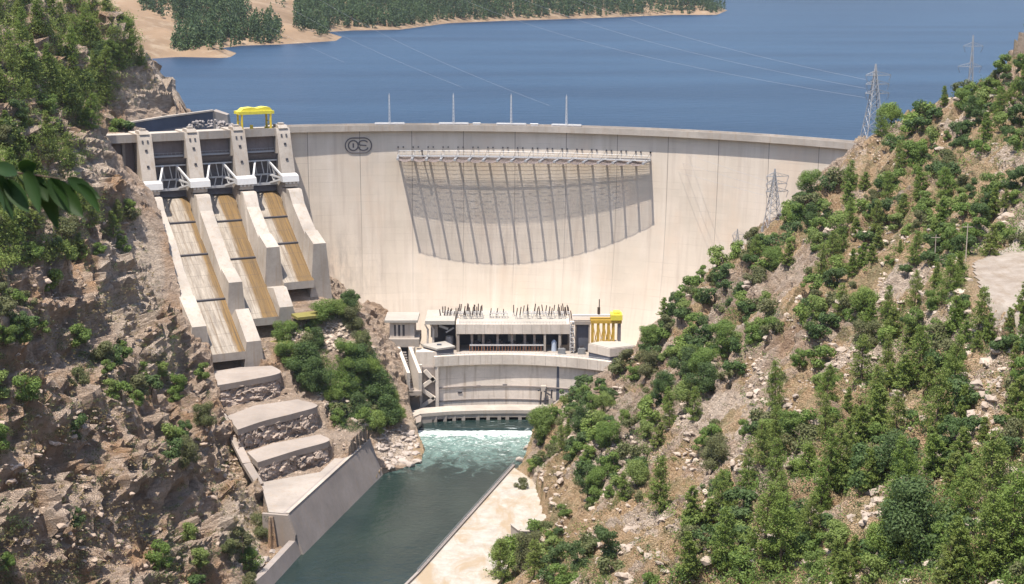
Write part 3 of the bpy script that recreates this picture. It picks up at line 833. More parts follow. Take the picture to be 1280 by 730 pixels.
for k, (px, lab) in enumerate(((596, 'small pale cabinet on the crest between the second and third masts'), (668, 'small pale cabinet on the crest between the third and fourth masts'))):
    a = dpx(px, 257, 122); q = DP(a, 256.6, 121.0)
    b = MB(); b.box(q.x - 1.6, q.x + 1.6, q.y - .7, q.y + .7, 121.0, 122.3); b.box(q.x - 1.8, q.x + 1.8, q.y - .9, q.y + .9, 122.3, 122.5)
    tag(b.build('cabinet', m_box), lab, 'cabinet', 'cabinets on the dam crest')

# catch-net gallery cantilevered from the face
NZ_ = 108.0; PB = 14.0
def PBf(f): return float(np.polyval(PBC, f))
PBC = np.polyfit([0, .2, .4, .6, .8, 1], [14.0, 16.4, 17.6, 16.6, 13.8, 10.0], 3)
na0, na1 = dpx(497, rface(NZ_) - PB, NZ_), dpx(800, rface(NZ_) - PB, NZ_)
net = thing('net_gallery', DP((na0 + na1) / 2, 250, NZ_), 'long cantilevered steel gallery of beams and netting high on the dam face', 'gallery')
def NP(f, out, z):
    out = out * PBf(f) / PB
    return DP(na0 + (na1 - na0) * f, rface(NZ_) - out, z)
nb = 18
for k in range(nb):
    f = k / (nb - 1); b = MB()
    b.bar(NP(f, -.3, NZ_), NP(f, PB, NZ_ - .2), .95, .6)
    b.bar(NP(f, PB - .5, NZ_ - .25), NP(f, PB + .1, NZ_ - .25), 1.1, .95)
    b.build('beam', m_galv, net)
    b = MB(); b.tube(NP(f, 0, NZ_ + 3.6), NP(f, PB - 3, NZ_ + .2), .07, 4); b.box(*(lambda q: (q.x - .3, q.x + .3, q.y - .4, q.y + .3, q.z - .3, q.z + .3))(NP(f, .1, NZ_ + 3.7)))
    g = min(1, f + .02); b.box(*(lambda q: (q.x - .3, q.x + .3, q.y - .4, q.y + .3, q.z - .3, q.z + .3))(NP(g, .1, NZ_ + 3.7)))
    b.build('stay', m_dark, net)
b = MB(); ns = 170
def sagz(f, o): # the netting hangs a little between beams
    c = (f * (nb - 1)) % 1.0
    return NZ_ - .45 - .9 * math.sin(math.pi * c) * (o / PB) ** .5
for o in np.arange(.6, PB + .01, .44):
    pts = [NP(i / ns, o, sagz(i / ns, o)) for i in range(ns + 1)]; b.path(pts, .044 if o < PB - .4 else .10, 3)
for i in range(0, ns * 2 + 1):
    f = i / ns / 2; b.path([NP(f, o, sagz(f, o)) for o in (.4, 5, PB)], .046 if i % 5 else .07, 3)
b.build('net', m_rope, net)
b = MB()
# walkway grating laid over the beams, wider and folded double to the left
for i in range(60):
    f0, f1 = i / 60, (i + 1) / 60
    o0 = 3.6; o1 = o0 + .3
    b.prism([NP(f0, o0, NZ_ + .34), NP(f1, o0, NZ_ + .34), NP(f1, o1, NZ_ + .34), NP(f0, o1, NZ_ + .34)], [NP(f0, o0, NZ_ + .42), NP(f1, o0, NZ_ + .42), NP(f1, o1, NZ_ + .42), NP(f0, o1, NZ_ + .42)])
    o0 = 2.8 + .2 * f0
    for q in range(30):
        oo = o0 + q * .18
        b.bar(NP(f0, oo, NZ_ + .36), NP(f1, oo, NZ_ + .36), .105, .05)
b.build('walkway', m_galv, net)
b = MB()
for i in range(61):
    q = NP(i / 60, 1.0, NZ_); b.bar(q + Vector((0, 0, .1)), NP(i / 60, .6, NZ_ + 2.0), .1)
for z, rr in ((1.0, .06), (2.0, .12)): b.path([NP(i / 60, .8 if z < 1.5 else .6, NZ_ + z) for i in range(61)], rr * .8, 4)
b.build('railing', m_galv, net)
b = MB(); fq = .095
b.bar(NP(fq, .2, NZ_ - .1), NP(fq, 4.5, NZ_ + 2.6), .5); b.bar(NP(fq, 4.2, NZ_ + 2.5), NP(fq, 5.2, NZ_ + 2.5), 1.1, .5)
b.build('hoist', m_dark, net)

# ------------------------------------------------------------------ spillway
spill = thing('spillway', SP(-31, 20, 40), 'three bay gated spillway with piers and stained chutes beside the arch dam', 'spillway')
def psu(b, prof, s0, s1): return b.prism([SP(s0, u, z) for u, z in prof], [SP(s1, u, z) for u, z in prof])
SI = (-62.1, -41.4, -20.7, 0.0); SB = (-51.7, -31.0, -10.3); HW = 3.1
def zfloor(i, u):
    ue = cu[i]; zl = (42, 50, 61)[i]
    if u < 12: return 93.5 - max(0, u - 2) ** 2 * .045
    z0 = 93.5 - 100 * .045
    return z0 + (zl - z0) * (u - 12) / (ue - 12)
for k, s in enumerate(SI):
    b = MB(); psu(b, [(-12, 80), (-12, 121.9), (4.6, 121.9), (5.6, 119.5), (11.5, 101.2), (15.5, 99.0), (15.5, 96.8), (11.0, 96.6), (11.0, 80)], s - HW, s + HW)
    p_ = b.build('pier', m_conc_w, spill)
    b = MB(); psu(b, [(-3, 121.9), (-3, 123.2), (4.2, 123.2), (5.2, 121.9)], s - 2.1, s + 2.1); psu(b, [(.5, 123.2), (.5, 124.1), (3.2, 124.1), (3.2, 123.2)], s - 1.2, s + 1.2)
    b.build('cap', m_conc_w, p_)
    for zz, uu in ((115.2, 7.25), (108.5, 9.4)):
        b = MB(); psu(b, [(uu - .4, zz - .45), (uu - .25, zz + .45), (uu + .25, zz + .4), (uu + .3, zz - .45)], s - .5, s + .5); b.build('niche', m_dark, p_)
    for sg in (-1, 1): b = MB(); psu(b, [(5.0, 118.2), (5.0, 119.6), (5.95, 119.4), (6.3, 118.2)], s + sg * 1.1 - .35, s + sg * 1.1 + .35); b.build('niche', m_dark, p_)
    b = MB()  # trunnion beam across the pier front
    psu(b, [(12.2, 99.2), (12.2, 102.6), (15.9, 101.8), (16.6, 99.2)], s - HW - 1.3 * (k > 0), s + HW + 1.3 * (k < 3))
    for q in (-2.6, -.9, .9, 2.6): psu(b, [(13, 98.2), (13, 99.2), (16, 99.2), (16, 98.2)], s + q - .5, s + q + .5)
    b.build('trunnion_beam', m_white, p_)
# dividing walls that follow the chutes down
ends = {0: 84, 1: 88, 2: 67, 3: 53}
for k, s in enumerate(SI):
    i = min(k, 2); lo = max(0, k - 1)
    ue = ends[k]
    hi = cu[i]          # the chute on the right side ends here
    prof = [(11.2, 96.2), (19.5, 96.2), (20.5, 95.2)]
    H = 9.5
    for u in (24, 30, 36, 42):
        if u < hi - 14: prof.append((u, zfloor(i, u) + H))
    if k == 0:
        prof += [(52, zfloor(0, 52) + 5.5), (66, zfloor(0, 66) + 5), (66.2, zfloor(0, 66) + 6.8), (84, zfloor(0, 80) + 6.5), (84, 30)]
    else:
        prof += [(hi - 13, zfloor(i, hi - 13) + H), (hi - 12.8, zfloor(i, hi - 13) + 11.0), (hi - 2, zfloor(i, hi - 10) + 9.0), (hi - 2, zfloor(i, hi) - 1)]
        if k < 3: prof += [(hi + 6, zfloor(lo, hi + 6) + 5.2), (ue, zfloor(lo, ue) + 4.2)]
    ue2 = prof[-1][0]
    prof += [(ue2, zfloor(lo if k else 0, min(ue2, 86)) - 14), (40, 55), (11.2, 76)]
    b = MB()
    def hw(u, z):
        f = zfloor(i, u) + H if u <= hi or k in (0, 3) else zfloor(lo, u) + 5.5
        return min(6.0, 2.8 + .11 * max(0, f - z)) if u > 20.6 else 3.0
    b.prism([SP(s - hw(u, z), u, z) for u, z in prof], [SP(s + hw(u, z), u, z) for u, z in prof])
    wl = b.build('dividing_wall', m_conc_w, spill)
    b = MB()
    for sg in (-1, 1):
        psu(b, [(19.3, 94.6), (19.3, 95.6), (19.62, 95.6), (19.62, 94.6)], s + sg * .9 - .4, s + sg * .9 + .4)
    b.build('vent', m_dark, wl)
for i, sc in enumerate(SB):
    ue = cu[i]; w = 20.7 / 2 - HW + .3; wc = 20.7 / 2 - 3.6
    us = list(np.linspace(-10, 12, 12)) + list(np.linspace(14, ue - 4, 24)) + [ue - 2, ue]
    zt = [(zfloor(i, u) if u > 2 else 93.5 - .02 * (u - 2) ** 2) + (.5 if u == ue else 0) for u in us]
    b = MB(); rows = []; uvs = []
    for u, z in zip(us, zt):
        ww = w if u < 12 else wc; rows.append([SP(sc - ww + 2 * ww * q / 6, u, z) for q in range(7)]); uvs.append([(-ww + 2 * ww * q / 6, u + i * 200) for q in range(7)])
    b.sheet(rows, uvs)
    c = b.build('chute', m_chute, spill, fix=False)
    b = MB(); psu(b, [(u, z - .02) for u, z in zip(us[12:], zt[12:])] + [(ue, zt[-1] - 3.2), (ue - 6, zt[-1] - 2.6), (ue - 20, zfloor(i, ue - 20) - 6), (14, 84)], sc - wc, sc + wc)
    b.build('lip', m_conc_w, c)
    # hollow under the lip, with its back wall
    b = MB(); psu(b, [(ue - 16, zt[-1] - 1), (ue - 15, zt[-1] - 16), (ue - 26, zt[-1] - 16), (ue - 26, zt[-1] + 2)], sc - wc, sc + wc)
    b.build('recess', m_wallgrey, c)
    for uu in ((19, 37, 61), (19, 38), (19, 33))[i]:
        z = zfloor(i, uu); b = MB(); psu(b, [(uu - .45, z + .05), (uu - .45, z + .5), (uu + .55, z + .35), (uu + .55, z - .3)], sc - wc, sc + wc); b.build('aeration_slot', m_dark, c)
    # gate: curved skin, breast panel, walkway and white arms
    g = MB(); rows = []
    for q in range(9):
        an = R(-32 + 84 * q / 8); rows.append([SP(sc + x, 14.5 - 13.0 * math.cos(an), 99.6 + 13.0 * math.sin(an) + 1.2) for x in (-w, w)])
    g.sheet(rows); gt = g.build('gate', m_gate, spill, smooth=True)
    b = MB(); psu(b, [(-1, 104.6), (-1, 118.6), (.2, 118.6), (.2, 104.6)], sc - w, sc + w)
    b.build('breast_wall', m_brownpanel, spill)
    b = MB(); psu(b, [(.2, 111.2), (.2, 111.9), (1.9, 111.9), (1.9, 111.2)], sc - w + .05, sc + w - .05)
    for q in range(9): x = sc - w + .3 + (2 * w - .6) * q / 8; b.bar(SP(x, 1.8, 111.9), SP(x, 1.8, 113.0), .09)
    b.bar(SP(sc - w + .3, 1.8, 113.0), SP(sc + w - .3, 1.8, 113.0), .12)
    b.build('walkway', m_galv, gt)
    b = MB()
    for sg in (-1, 1):
        tr = SP(sc + sg * (w - .4), 14.4, 100.6)
        for zz, uu in ((107.8, 4.6), (101.5, 2.2), (97.2, 2.2)):
            e = SP(sc + sg * (w - 4.6), uu, zz); b.bar(tr, e, .75)
        b.bar(SP(sc + sg * (w - 2.8), 8.5, 104.2), SP(sc + sg * (w - 2.6), 7.6, 98.9), .4)
        b.bar(SP(sc + sg * (w - 3.6), 6.5, 106.0), SP(sc + sg * (w - 2.6), 8.3, 101.0), .4)
        b.bar(SP(sc + sg * (w - 3.4), 6.0, 101.3), SP(sc + sg * (w - 3.0), 7.3, 99.0), .4)
        b.bar(SP(sc + sg * (w - 4.6), 4.6, 107.8), SP(sc + sg * (w - 4.6), 2.6, 97.2), .4)
    for zz, uu, th in ((107.9, 4.7, .6), (101.5, 3.2, .7), (97.4, 4.4, 1.1)): b.bar(SP(sc - w + .4, uu, zz), SP(sc + w - .4, uu, zz), th)
    for q in (-3.2, 0, 3.2): b.bar(SP(sc + q, 4.2, 107.8), SP(sc + q + 1.2, 4.0, 101.5), .35); b.bar(SP(sc + q, 3.8, 101.5), SP(sc + q - 1.2, 4.4, 97.5), .35)
    b.build('gate_arm', m_white, gt)
# deck over the piers
b = MB(); psu(b, [(-12.2, 118.65), (-12.2, 121.2), (3.2, 121.2), (3.2, 118.65)], -84, 1.5)
psu(b, [(3.22, 118.5), (3.22, 122.0), (3.6, 122.0), (3.6, 118.5)], -84, 1.5)
b.build('deck', m_conc_w, spill)
b = MB(); psu(b, [(-6, 96), (-6, 118.6), (-2.5, 118.6), (-2.5, 96)], -84, -65.4)
b.build('abutment_wall', m_brownpanel, spill)
b = MB(); psu(b, [(-2.4, 96), (-2.4, 118.6), (-.6, 118.6), (-.6, 96)], -70.6, -69.4); psu(b, [(-2.4, 96), (-2.4, 102), (1, 101), (1.5, 96)], -73, -65.4)
b.build('buttress', m_conc, spill)

# yellow gantry crane on the deck
q0 = SP(-11, -2, 121.2)
t = thing('gantry_crane', q0, 'bright yellow gantry crane standing on the spillway deck', 'crane')
def gp(x, y, z): return SP(-11 + x, -2 + y, 121.2 + z * .87)
for x in (-6.6, 6.6):
    for y in (-3.2, 3.2):
        b = MB(); b.bar(gp(x, y, .2), gp(x, y, 8.2), .85); b.bar(gp(x, y, 2.2), gp(x - .35 * (1 if x < 0 else -1), y, 8.2), .4); b.bar(gp(x - .9, y, .3), gp(x + .9, y, .3), .9)
        b.build('leg', m_yellow, t)
b = MB()
for y in (-3.2, 3.2): b.bar(gp(-8.2, y, 8.9), gp(8.2, y, 8.9), 1.0, 1.4)
for x in (-7.6, -2.5, 2.5, 7.6): b.bar(gp(x, -3.6, 8.9), gp(x, 3.6, 8.9), .8, 1.2)
b.build('girder', m_lemon, t)
b = MB(); pr = [(-7.4, 9.5), (-5.6, 11.2), (-2.0, 11.6), (1.0, 11.0), (4.0, 11.7), (6.6, 11.3), (7.8, 9.6)]
b.prism([gp(x, -2.6, z) for x, z in pr], [gp(x, 2.6, z) for x, z in pr]); b.build('hoist_house', m_lemon, t)
b = MB()
for y in (-3.2, 3.2): b.bar(gp(-9.5, y, .1), gp(9.5, y, .1), .5, .25)
b.build('rail', m_rust, t)
b = MB(); b.bar(gp(-1.4, 0, .2), gp(-1.4, 0, 2.4), 1.3); b.build('control_box', m_yellow, t)
b = MB()
for x in (-6.6, 6.6): b.bar(gp(x, -3.2, 4.2), gp(x, 3.2, 4.2), .3); b.bar(gp(x, -3.2, .8), gp(x, 3.2, 4.2), .25)
b.build('bracing', m_yellow, t)
# dark retaining wall and coping behind the deck, heap of rubble in front of it
a0, a1, a2 = P(150, 156, 706), P(205, 147, 716), P(266, 139, 727)
t = thing('retaining_wall', (a1.x, a1.y, 118), 'dark slate grey retaining wall with pale coping behind the spillway deck', 'wall')
b = MB()
for p_, q_ in ((a0, a1), (a1, a2)):
    b.prism([Vector((p_.x, p_.y, 116)), Vector((p_.x, p_.y + 1.5, 116)), Vector((p_.x, p_.y + 1.5, p_.z)), p_], [Vector((q_.x, q_.y, 116)), Vector((q_.x, q_.y + 1.5, 116)), Vector((q_.x, q_.y + 1.5, q_.z)), q_])
b.build('wall', m_slate, t)
b = MB()
for p_, q_ in ((a0, a1), (a1, a2)): b.bar(p_ + Vector((0, .7, .3)), q_ + Vector((0, .7, .3)), 2.4, .7)
b.build('coping', m_conc_w, t)
b = MB(); b.prism([a2 + Vector((0, .0, -10)), a2 + Vector((7, 3, -10)), a2 + Vector((7, 9, -10)), a2 + Vector((0, 8, -10))], [a2 + Vector((0, 0, .2)), a2 + Vector((6, 3, -2)), a2 + Vector((6, 9, -2)), a2 + Vector((0, 8, .2))])
b.build('end_block', m_conc, t)
def rock_mesh(name, seed, mat, sub=2, squash=.75):
    r_ = random.Random(seed); bm = bmesh.new(); bmesh.ops.create_icosphere(bm, subdivisions=sub, radius=1)
    pl = [(Vector((r_.gauss(0, 1), r_.gauss(0, 1), r_.gauss(0, 1))).normalized(), r_.uniform(.55, .9)) for _ in range(11)]
    for v in bm.verts:
        for n, d in pl:
            e = v.co.dot(n) - d
            if e > 0: v.co -= n * e
        v.co += Vector((r_.uniform(-.03, .03), r_.uniform(-.03, .03), r_.uniform(-.03, .03))); v.co.z *= squash
    me = bpy.data.meshes.new(name); bm.to_mesh(me); bm.free(); me.materials.append(mat); return me
rocks = [rock_mesh('boulder', k, m_rockpale) for k in range(5)]
m_rubble = concrete('rubble', (.30, .27, .26), .3, .2)
b = MB(); r_ = random.Random(3)
for k in range(70):
    f = r_.random(); q = P(236 + 60 * f, 158, 712 + 8 * r_.random()); hgt = 3.6 * math.sin(math.pi * min(1, f * .9 + .1)) ** .6
    c = Vector((q.x, q.y, 120.6 + r_.random() * hgt)); me_ = rocks[k % 5]; s = r_.uniform(.5, 1.2)
    mt = Matrix.Rotation(r_.random() * 6, 3, 'Z') @ Matrix.Rotation(r_.random() * 6, 3, 'X')
    b.add([c + (mt @ v.co) * s for v in me_.vertices], [tuple(p.vertices) for p in me_.polygons])
tag(b.build('rubble_heap', m_rubble), 'heap of grey rubble and driftwood behind the spillway deck beside the gantry', 'rubble', kind='stuff')

# ------------------------------------------------------------------ stepped ledges and guide wall below the chutes
m_rockface = concrete('riser_rock', (.33, .265, .22), .35, .55, 0, (.16, .12, .09))
for poly, fr, lab, zt, zb in ((T1, (5, 4, 3, 2), 'topmost curved concrete ledge right below the lowest chute', 37, 27.6), (T2, (6, 5, 4, 3, 2), 'middle curved concrete ledge of the stepped rock apron', 29, 19.6), (T3, (5, 4, 3, 2), 'lowest curved concrete ledge of the stepped rock apron', 21, 12.6)):
    t = thing('concrete_ledge', (poly[0].x, poly[0].y, zt - 3), lab, 'ledge', 'ledges of the stepped apron')
    # rounded outline through the measured corners
    F0 = [poly[k] for k in fr]; ff = []
    for k in range(len(F0) - 1):
        pm = F0[max(0, k - 1)]; p0, p1 = F0[k], F0[k + 1]; pn = F0[min(len(F0) - 1, k + 2)]
        for q in range(10):
            s_ = q / 10; ff.append(.5 * ((2 * p0) + (p1 - pm) * s_ + (2 * pm - 5 * p0 + 4 * p1 - pn) * s_ ** 2 + (3 * p0 - pm - 3 * p1 + pn) * s_ ** 3))
    ff.append(F0[-1]); rest = [p for k, p in enumerate(poly) if k not in fr]
    b = MB(); b.down(ff + rest[::-1], 2.3); b.build('lip', m_conc_d, t)
    n_ = len(ff) * 4; m_ = 34; rows = []; P_ = []
    for r_i in range(m_ + 1):
        z = zt - 1.2 + (zb - zt + 1.2) * r_i / m_
        for c_i in range(n_ + 1):
            x = c_i / n_ * (len(ff) - 1); k = min(int(x), len(ff) - 2); P_.append((*(ff[k].lerp(ff[k + 1], x - k))[:2], z))
    P_ = np.array(P_); q1, q2, v_ = worley(P_ * np.array([.36, .36, .6]), 71); q3, q4, w_ = worley(P_ * np.array([.9, .9, 1.3]), 75)
    rl_ = np.repeat(np.arange(m_ + 1), n_ + 1) / m_
    out = -.9 + 1.5 * np.sin(np.clip(rl_ * 1.15, 0, 1) * math.pi * .62) + (v_ - .5) * 2.0 + (w_ - .5) * .8 + (fbm(P_ / 3.0, 3, 79) - .5) * 2.4; out = np.where(rl_ < .05, np.minimum(out, -.5), out)
    P_[:, 1] -= out; P_[:, 0] += out * .15; P_[:, 2] += (fbm(P_ / 2, 2, 81) - .5) * .8
    g_ = P_.reshape(m_ + 1, n_ + 1, 3); b = MB(); b.sheet([[tuple(p) for p in row] for row in g_]); b.build('rock_face', m_rockface, t)
b = MB(); b.down(SL, 9); tag(b.build('concrete_slab', m_conc), 'broad pale concrete slab behind the guide wall at the foot of the ledges', 'slab')
gt_ = thing('guide_wall', G(420, 640, 0), 'tall sloping concrete guide wall along the left bank of the river', 'wall')
wt0, wt1 = G(361, 642, WT), G(463, 549, WT); dd = (wt1 - wt0).normalized(); nn = Vector((dd.y, -dd.x, 0))
if nn.x < 0: nn = -nn
def wsec(p_, bat, zt, bk=2.2): return [p_ - nn * bk + Vector((0, 0, zt - WT)), p_ + Vector((0, 0, zt - WT)), p_ + nn * (bat * (zt + 4) / 18 if zt >= WT else bat) + Vector((0, 0, -WT - 4)), p_ - nn * bk + Vector((0, 0, -WT - 4))]
b = MB(); b.loft([wsec(wt0, 6.2, WT), wsec(wt0.lerp(wt1, .47), 6.2, WT)]); b.loft([wsec(wt0.lerp(wt1, .472), 6.2, WT), wsec(wt1, 6.2, WT)])
b.build('wall', m_wallgrey, gt_)
b = MB(); b.bar(wt0 + Vector((0, 0, .15)) - nn * .5, wt1 + Vector((0, 0, .15)) - nn * .5, 1.2, .3); b.build('coping', m_conc_w, gt_)
w3 = wt0 - dd * 30 + nn * 1.0
b = MB(); lo_ = [wt0 + nn * 2.4 - dd * .05, w3 + nn * 2.4, wt0 - dd * 110 + nn * 1.0 + Vector((-2, 0, 0))]
for p_, q_ in zip(lo_[:-1], lo_[1:]):
    b.prism([Vector((p_.x - 2.2, p_.y, 5)), Vector((p_.x, p_.y, 5)), Vector((p_.x + 3.4, p_.y + .8, -5)), Vector((p_.x - 4, p_.y, -5))], [Vector((q_.x - 2.2, q_.y, 5)), Vector((q_.x, q_.y, 5)), Vector((q_.x + 3.4, q_.y + .8, -5)), Vector((q_.x - 4, q_.y, -5))])
b.build('lower_wall', m_wallgrey, gt_)
b = MB(); b.prism([wt0 - nn * 9.0 + Vector((0, 0, -.3)), wt0 + Vector((0, 0, -.3)), wt0 + nn * 2.6 + Vector((0, 0, -7)), wt0 + nn * 1.5 + Vector((0, 0, -16)), wt0 - nn * 9 + Vector((0, 0, -16))],
                  [v - dd * 1.2 for v in (wt0 - nn * 9.0 + Vector((0, 0, -.3)), wt0 + Vector((0, 0, -.3)), wt0 + nn * 2.6 + Vector((0, 0, -7)), wt0 + nn * 1.5 + Vector((0, 0, -16)), wt0 - nn * 9 + Vector((0, 0, -16)))])
b.build('end_wall', m_conc_d, gt_)
# narrow inspection path that drops past the ledges
b = MB(); pth = [G(258, 470, 36.8), G(283, 524, 28.5), G(300, 556, 22), G(312, 580, 19.5), G(328, 606, 14.2)]
for p_, q_ in zip(pth[:-1], pth[1:]): b.bar(p_ - Vector((1, 0, .2)), q_ - Vector((1, 0, .2)), 3.0, 1.4)
tag(b.build('stair_path', m_conc_d), 'narrow steep concrete path descending along the left ends of the ledges', 'path')
# mossy sills under the two upper chutes
for pts, z, lab in (([(364, 392), (398, 388), (424, 377), (441, 376), (432, 386), (400, 394), (372, 397)], 51.5, 'yellowish grassy sill under the upper chute at the rock knob'), ([(319, 432), (340, 426), (362, 422), (364, 428), (344, 434), (320, 437)], 41.5, 'yellowish grassy sill under the middle chute')):
    b = MB(); b.down([G(x, y, z) for x, y in pts], 1.1)
    tag(b.build('grassy_sill', paint('moss', (.22, .185, .05), .9, .7, (.09, .10, .03))), lab, 'sill')
# ------------------------------------------------------------------ powerhouse at the foot of the dam
PC = Vector((-5.8, 573, 0)); PR = 95.0
def PH(a, r, z): return Vector((PC.x + r * math.sin(a), PC.y + r * math.cos(a), z))
pa0, pa1 = math.asin((-33.0 + 5.8) / PR), math.asin((42.0 + 5.8) / PR)
def XZ(px, py, Y): q = P(px, py, Y); return q.x, q.z
def pxbox(b, x0, y0, x1, y1, Y, dep):
    xa, zt = XZ(x0, y0, Y); xb, zb = XZ(x1, y1, Y)
    return b.box(xa, xb, Y, Y + dep, zb, zt)
ph = thing('powerhouse', (0, 668, 0), 'pale concrete powerhouse with curved front wall at the foot of the dam', 'powerhouse')
def pharc(name, prof, mat, a0=pa0, a1=pa1, n=40, parent=ph):
    b = MB(); b.loft([[PH(a0 + (a1 - a0) * i / n, r_, z_) for r_, z_ in prof] for i in range(n + 1)])
    return b.build(name, mat, parent)
pharc('front_wall', [(PR, -3), (PR, 22.4), (PR + 3, 22.4), (PR + 3, -3)], m_conc_lift)
pp = pharc('parapet', [(PR - 1.7, 22.0), (PR - 1.7, 26.4), (PR + .4, 26.4), (PR + .4, 22.0)], m_facade, pa0 - .012, pa1 + .012)
b = MB()
for i in range(1, 16): a = pa0 + (pa1 - pa0) * i / 16; b.bar(PH(a, PR - 1.73, 22.2), PH(a, PR - 1.73, 26.3), .12, .1)
b.build('joint', m_conc_d, pp)
for z, rr in ((11.6, .45), (5.6, .25)): pharc('ledge', [(PR - rr, z), (PR - rr, z + .5), (PR + .2, z + .5), (PR + .2, z)], m_wallgrey)
pharc('terrace_floor', [(PR + .4, 24.6), (PR + .4, 25.2), (PR + 32, 25.2), (PR + 32, 24.6)], m_conc)
b = MB(); b.prism([PH(pa0, PR + .5, -3), PH(pa0, PR + 22, -3), PH(pa0, PR + 22, 24.6), PH(pa0, PR + .5, 24.6)], [v + Vector((-1, 0, 0)) for v in (PH(pa0, PR + .5, -3), PH(pa0, PR + 22, -3), PH(pa0, PR + 22, 24.6), PH(pa0, PR + .5, 24.6))]); b.build('side_wall', m_conc, ph)
ag = math.asin((P(697, 480, 666).x + 5.8) / PR)
b = MB(); b.prism([PH(ag - .008, PR - .12, 3), PH(ag + .009, PR - .12, 3), PH(ag + .009, PR + .2, 3), PH(ag - .008, PR + .2, 3)], [PH(ag - .004, PR - .12, 21.8), PH(ag + .006, PR - .12, 21.8), PH(ag + .006, PR + .2, 21.8), PH(ag - .004, PR + .2, 21.8)]); b.build('drain_slot', m_slate, ph)
for px, py in ((598, 483), (631, 482), (575, 490)):
    a = math.asin((P(px, py, 667).x + 5.8) / PR); z = P(px, py, 667).z; b = MB(); b.bar(PH(a - .01, PR - .12, z), PH(a + .01, PR - .12, z), .3, .7); b.build('drain_mouth', m_dark, ph)
# open upper hall
FY = 676.0
xa, zf1 = XZ(570, 405.5, FY); xb, zf0 = XZ(712, 417.5, FY)
b = MB(); b.box(xa, xb, FY, FY + 1.2, zf0, zf1); b.box(xa, xa + 1.2, FY + 1.2, 704, zf0, zf1); b.box(xb - 1.2, xb, FY + 1.2, 704, zf0, zf1)
fa = b.build('fascia', m_facade, ph)
b = MB()
for k in range(1, 12): x = xa + (xb - xa) * k / 12; b.box(x - .06, x + .06, FY - .03, FY + .02, zf0 + .1, zf1 - .1)
b.build('joint', m_conc_d, fa)
b = MB(); b.box(xa + 1.2, xb - 1.2, FY + 1.2, 712, zf1 - .9, zf1 - .25); roof = b.build('roof', m_roofw, ph)
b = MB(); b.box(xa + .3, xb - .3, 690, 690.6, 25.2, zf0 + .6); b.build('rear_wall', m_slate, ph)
for px in (573, 590, 604, 622, 640, 656, 668): 
    x, _ = XZ(px, 430, FY + 3); b = MB(); b.box(x - .55, x + .55, FY + 2.4, FY + 3.6, 25.2, zf0 + .2); b.build('column', m_wallgrey, ph)
for px in (681, 699.5):
    x, _ = XZ(px, 430, FY + .5); b = MB(); b.box(x - .5, x + .5, FY + .2, FY + 1.2, 25.2, zf0 - .02); b.build('column', m_conc_w, ph)
b = MB(); b.box(xa + .1, xa + 1.4, FY + .2, FY + 10, 25.2, zf0 - .02); b.build('end_wall', m_conc, ph)
b = MB(); b.box(xb - 4.5, xb - 3.3, FY + 3, FY + 12, 25.2, zf0 - .02); b.build('end_wall', m_conc, ph)
m_winlit = paint('bright_opening', (.75, .72, .66), .6, .1)  # opaque pale panes, light through the openings put into their colour
for px, w, y0, y1 in ((599, 1.0, 419, 426), (637.5, 1.3, 418.5, 425.5), (643, .9, 418.5, 425), (590.5, .6, 420, 423), (612, .6, 425, 427), (625, .7, 425, 427)):
    x, z1 = XZ(px, y0, 689.8); _, z0 = XZ(px, y1, 689.8); b = MB(); b.box(x - w / 2 * 1.4, x + w / 2 * 1.4, 689.75, 689.98, z0 - .4, z1 + .2); b.build('rear_opening', m_winlit, ph)
x0r, zr = XZ(587, 432, FY + 1.5); x1r, _ = XZ(680, 432, FY + 1.5)
b = MB(); b.box(x0r, x1r, FY + 1.2, FY + 1.7, 27.7, 28.4); hr = b.build('handrail', m_white, ph)
b = MB()
for k in range(26): x = x0r + (x1r - x0r) * k / 25; b.box(x - .14, x + .14, FY + 1.3, FY + 1.6, 25.2, 27.7)
b.build('post', m_rust, hr)
for k in range(6):
    x = x0r + 3 + (x1r - x0r - 6) * k / 5; b = MB(); b.tube((x, FY + 7, 25.2), (x, FY + 7, 27.6), 1.9, 14); b.tube((x, FY + 7, 27.6), (x, FY + 7, 28.6), 1.2, 14); b.build('turbine_housing', m_gate, ph)
x, _ = XZ(692.5, 435, FY + 2); b = MB(); b.tube((x, FY + 2.2, 25.2), (x, FY + 2.2, 29.2), 1.25, 14); b.tube((x, FY + 2.2, 29.2), (x, FY + 2.2, 30.2), 1.25, 14, .5)
tag(b.build('storage_tank', m_blue), 'pale blue upright tank between the white columns at the right of the hall', 'tank')
b = MB(); n_ = 44
for k in range(n_ + 1): a = pa0 + (pa1 - pa0) * k / n_; b.bar(PH(a, PR - 1.2, 26.4), PH(a, PR - 1.2, 27.5), .09)
for h in (27.0, 27.5): b.path([PH(pa0 + (pa1 - pa0) * k / n_, PR - 1.2, h) for k in range(n_ + 1)], .05, 4)
b.build('railing', m_galv, ph)
b = MB()
for k in range(36): x = xa + .4 + (xb - xa - .8) * k / 35; b.bar((x, FY + .3, zf1), (x, FY + .3, zf1 + 1.1), .08)
for h in (.6, 1.1): b.bar((xa + .4, FY + .3, zf1 + h), (xb - .4, FY + .3, zf1 + h), .09)
b.build('railing', m_galv, fa)
m_trafo = paint('transformer_grey', (.22, .23, .24), .5, .35)
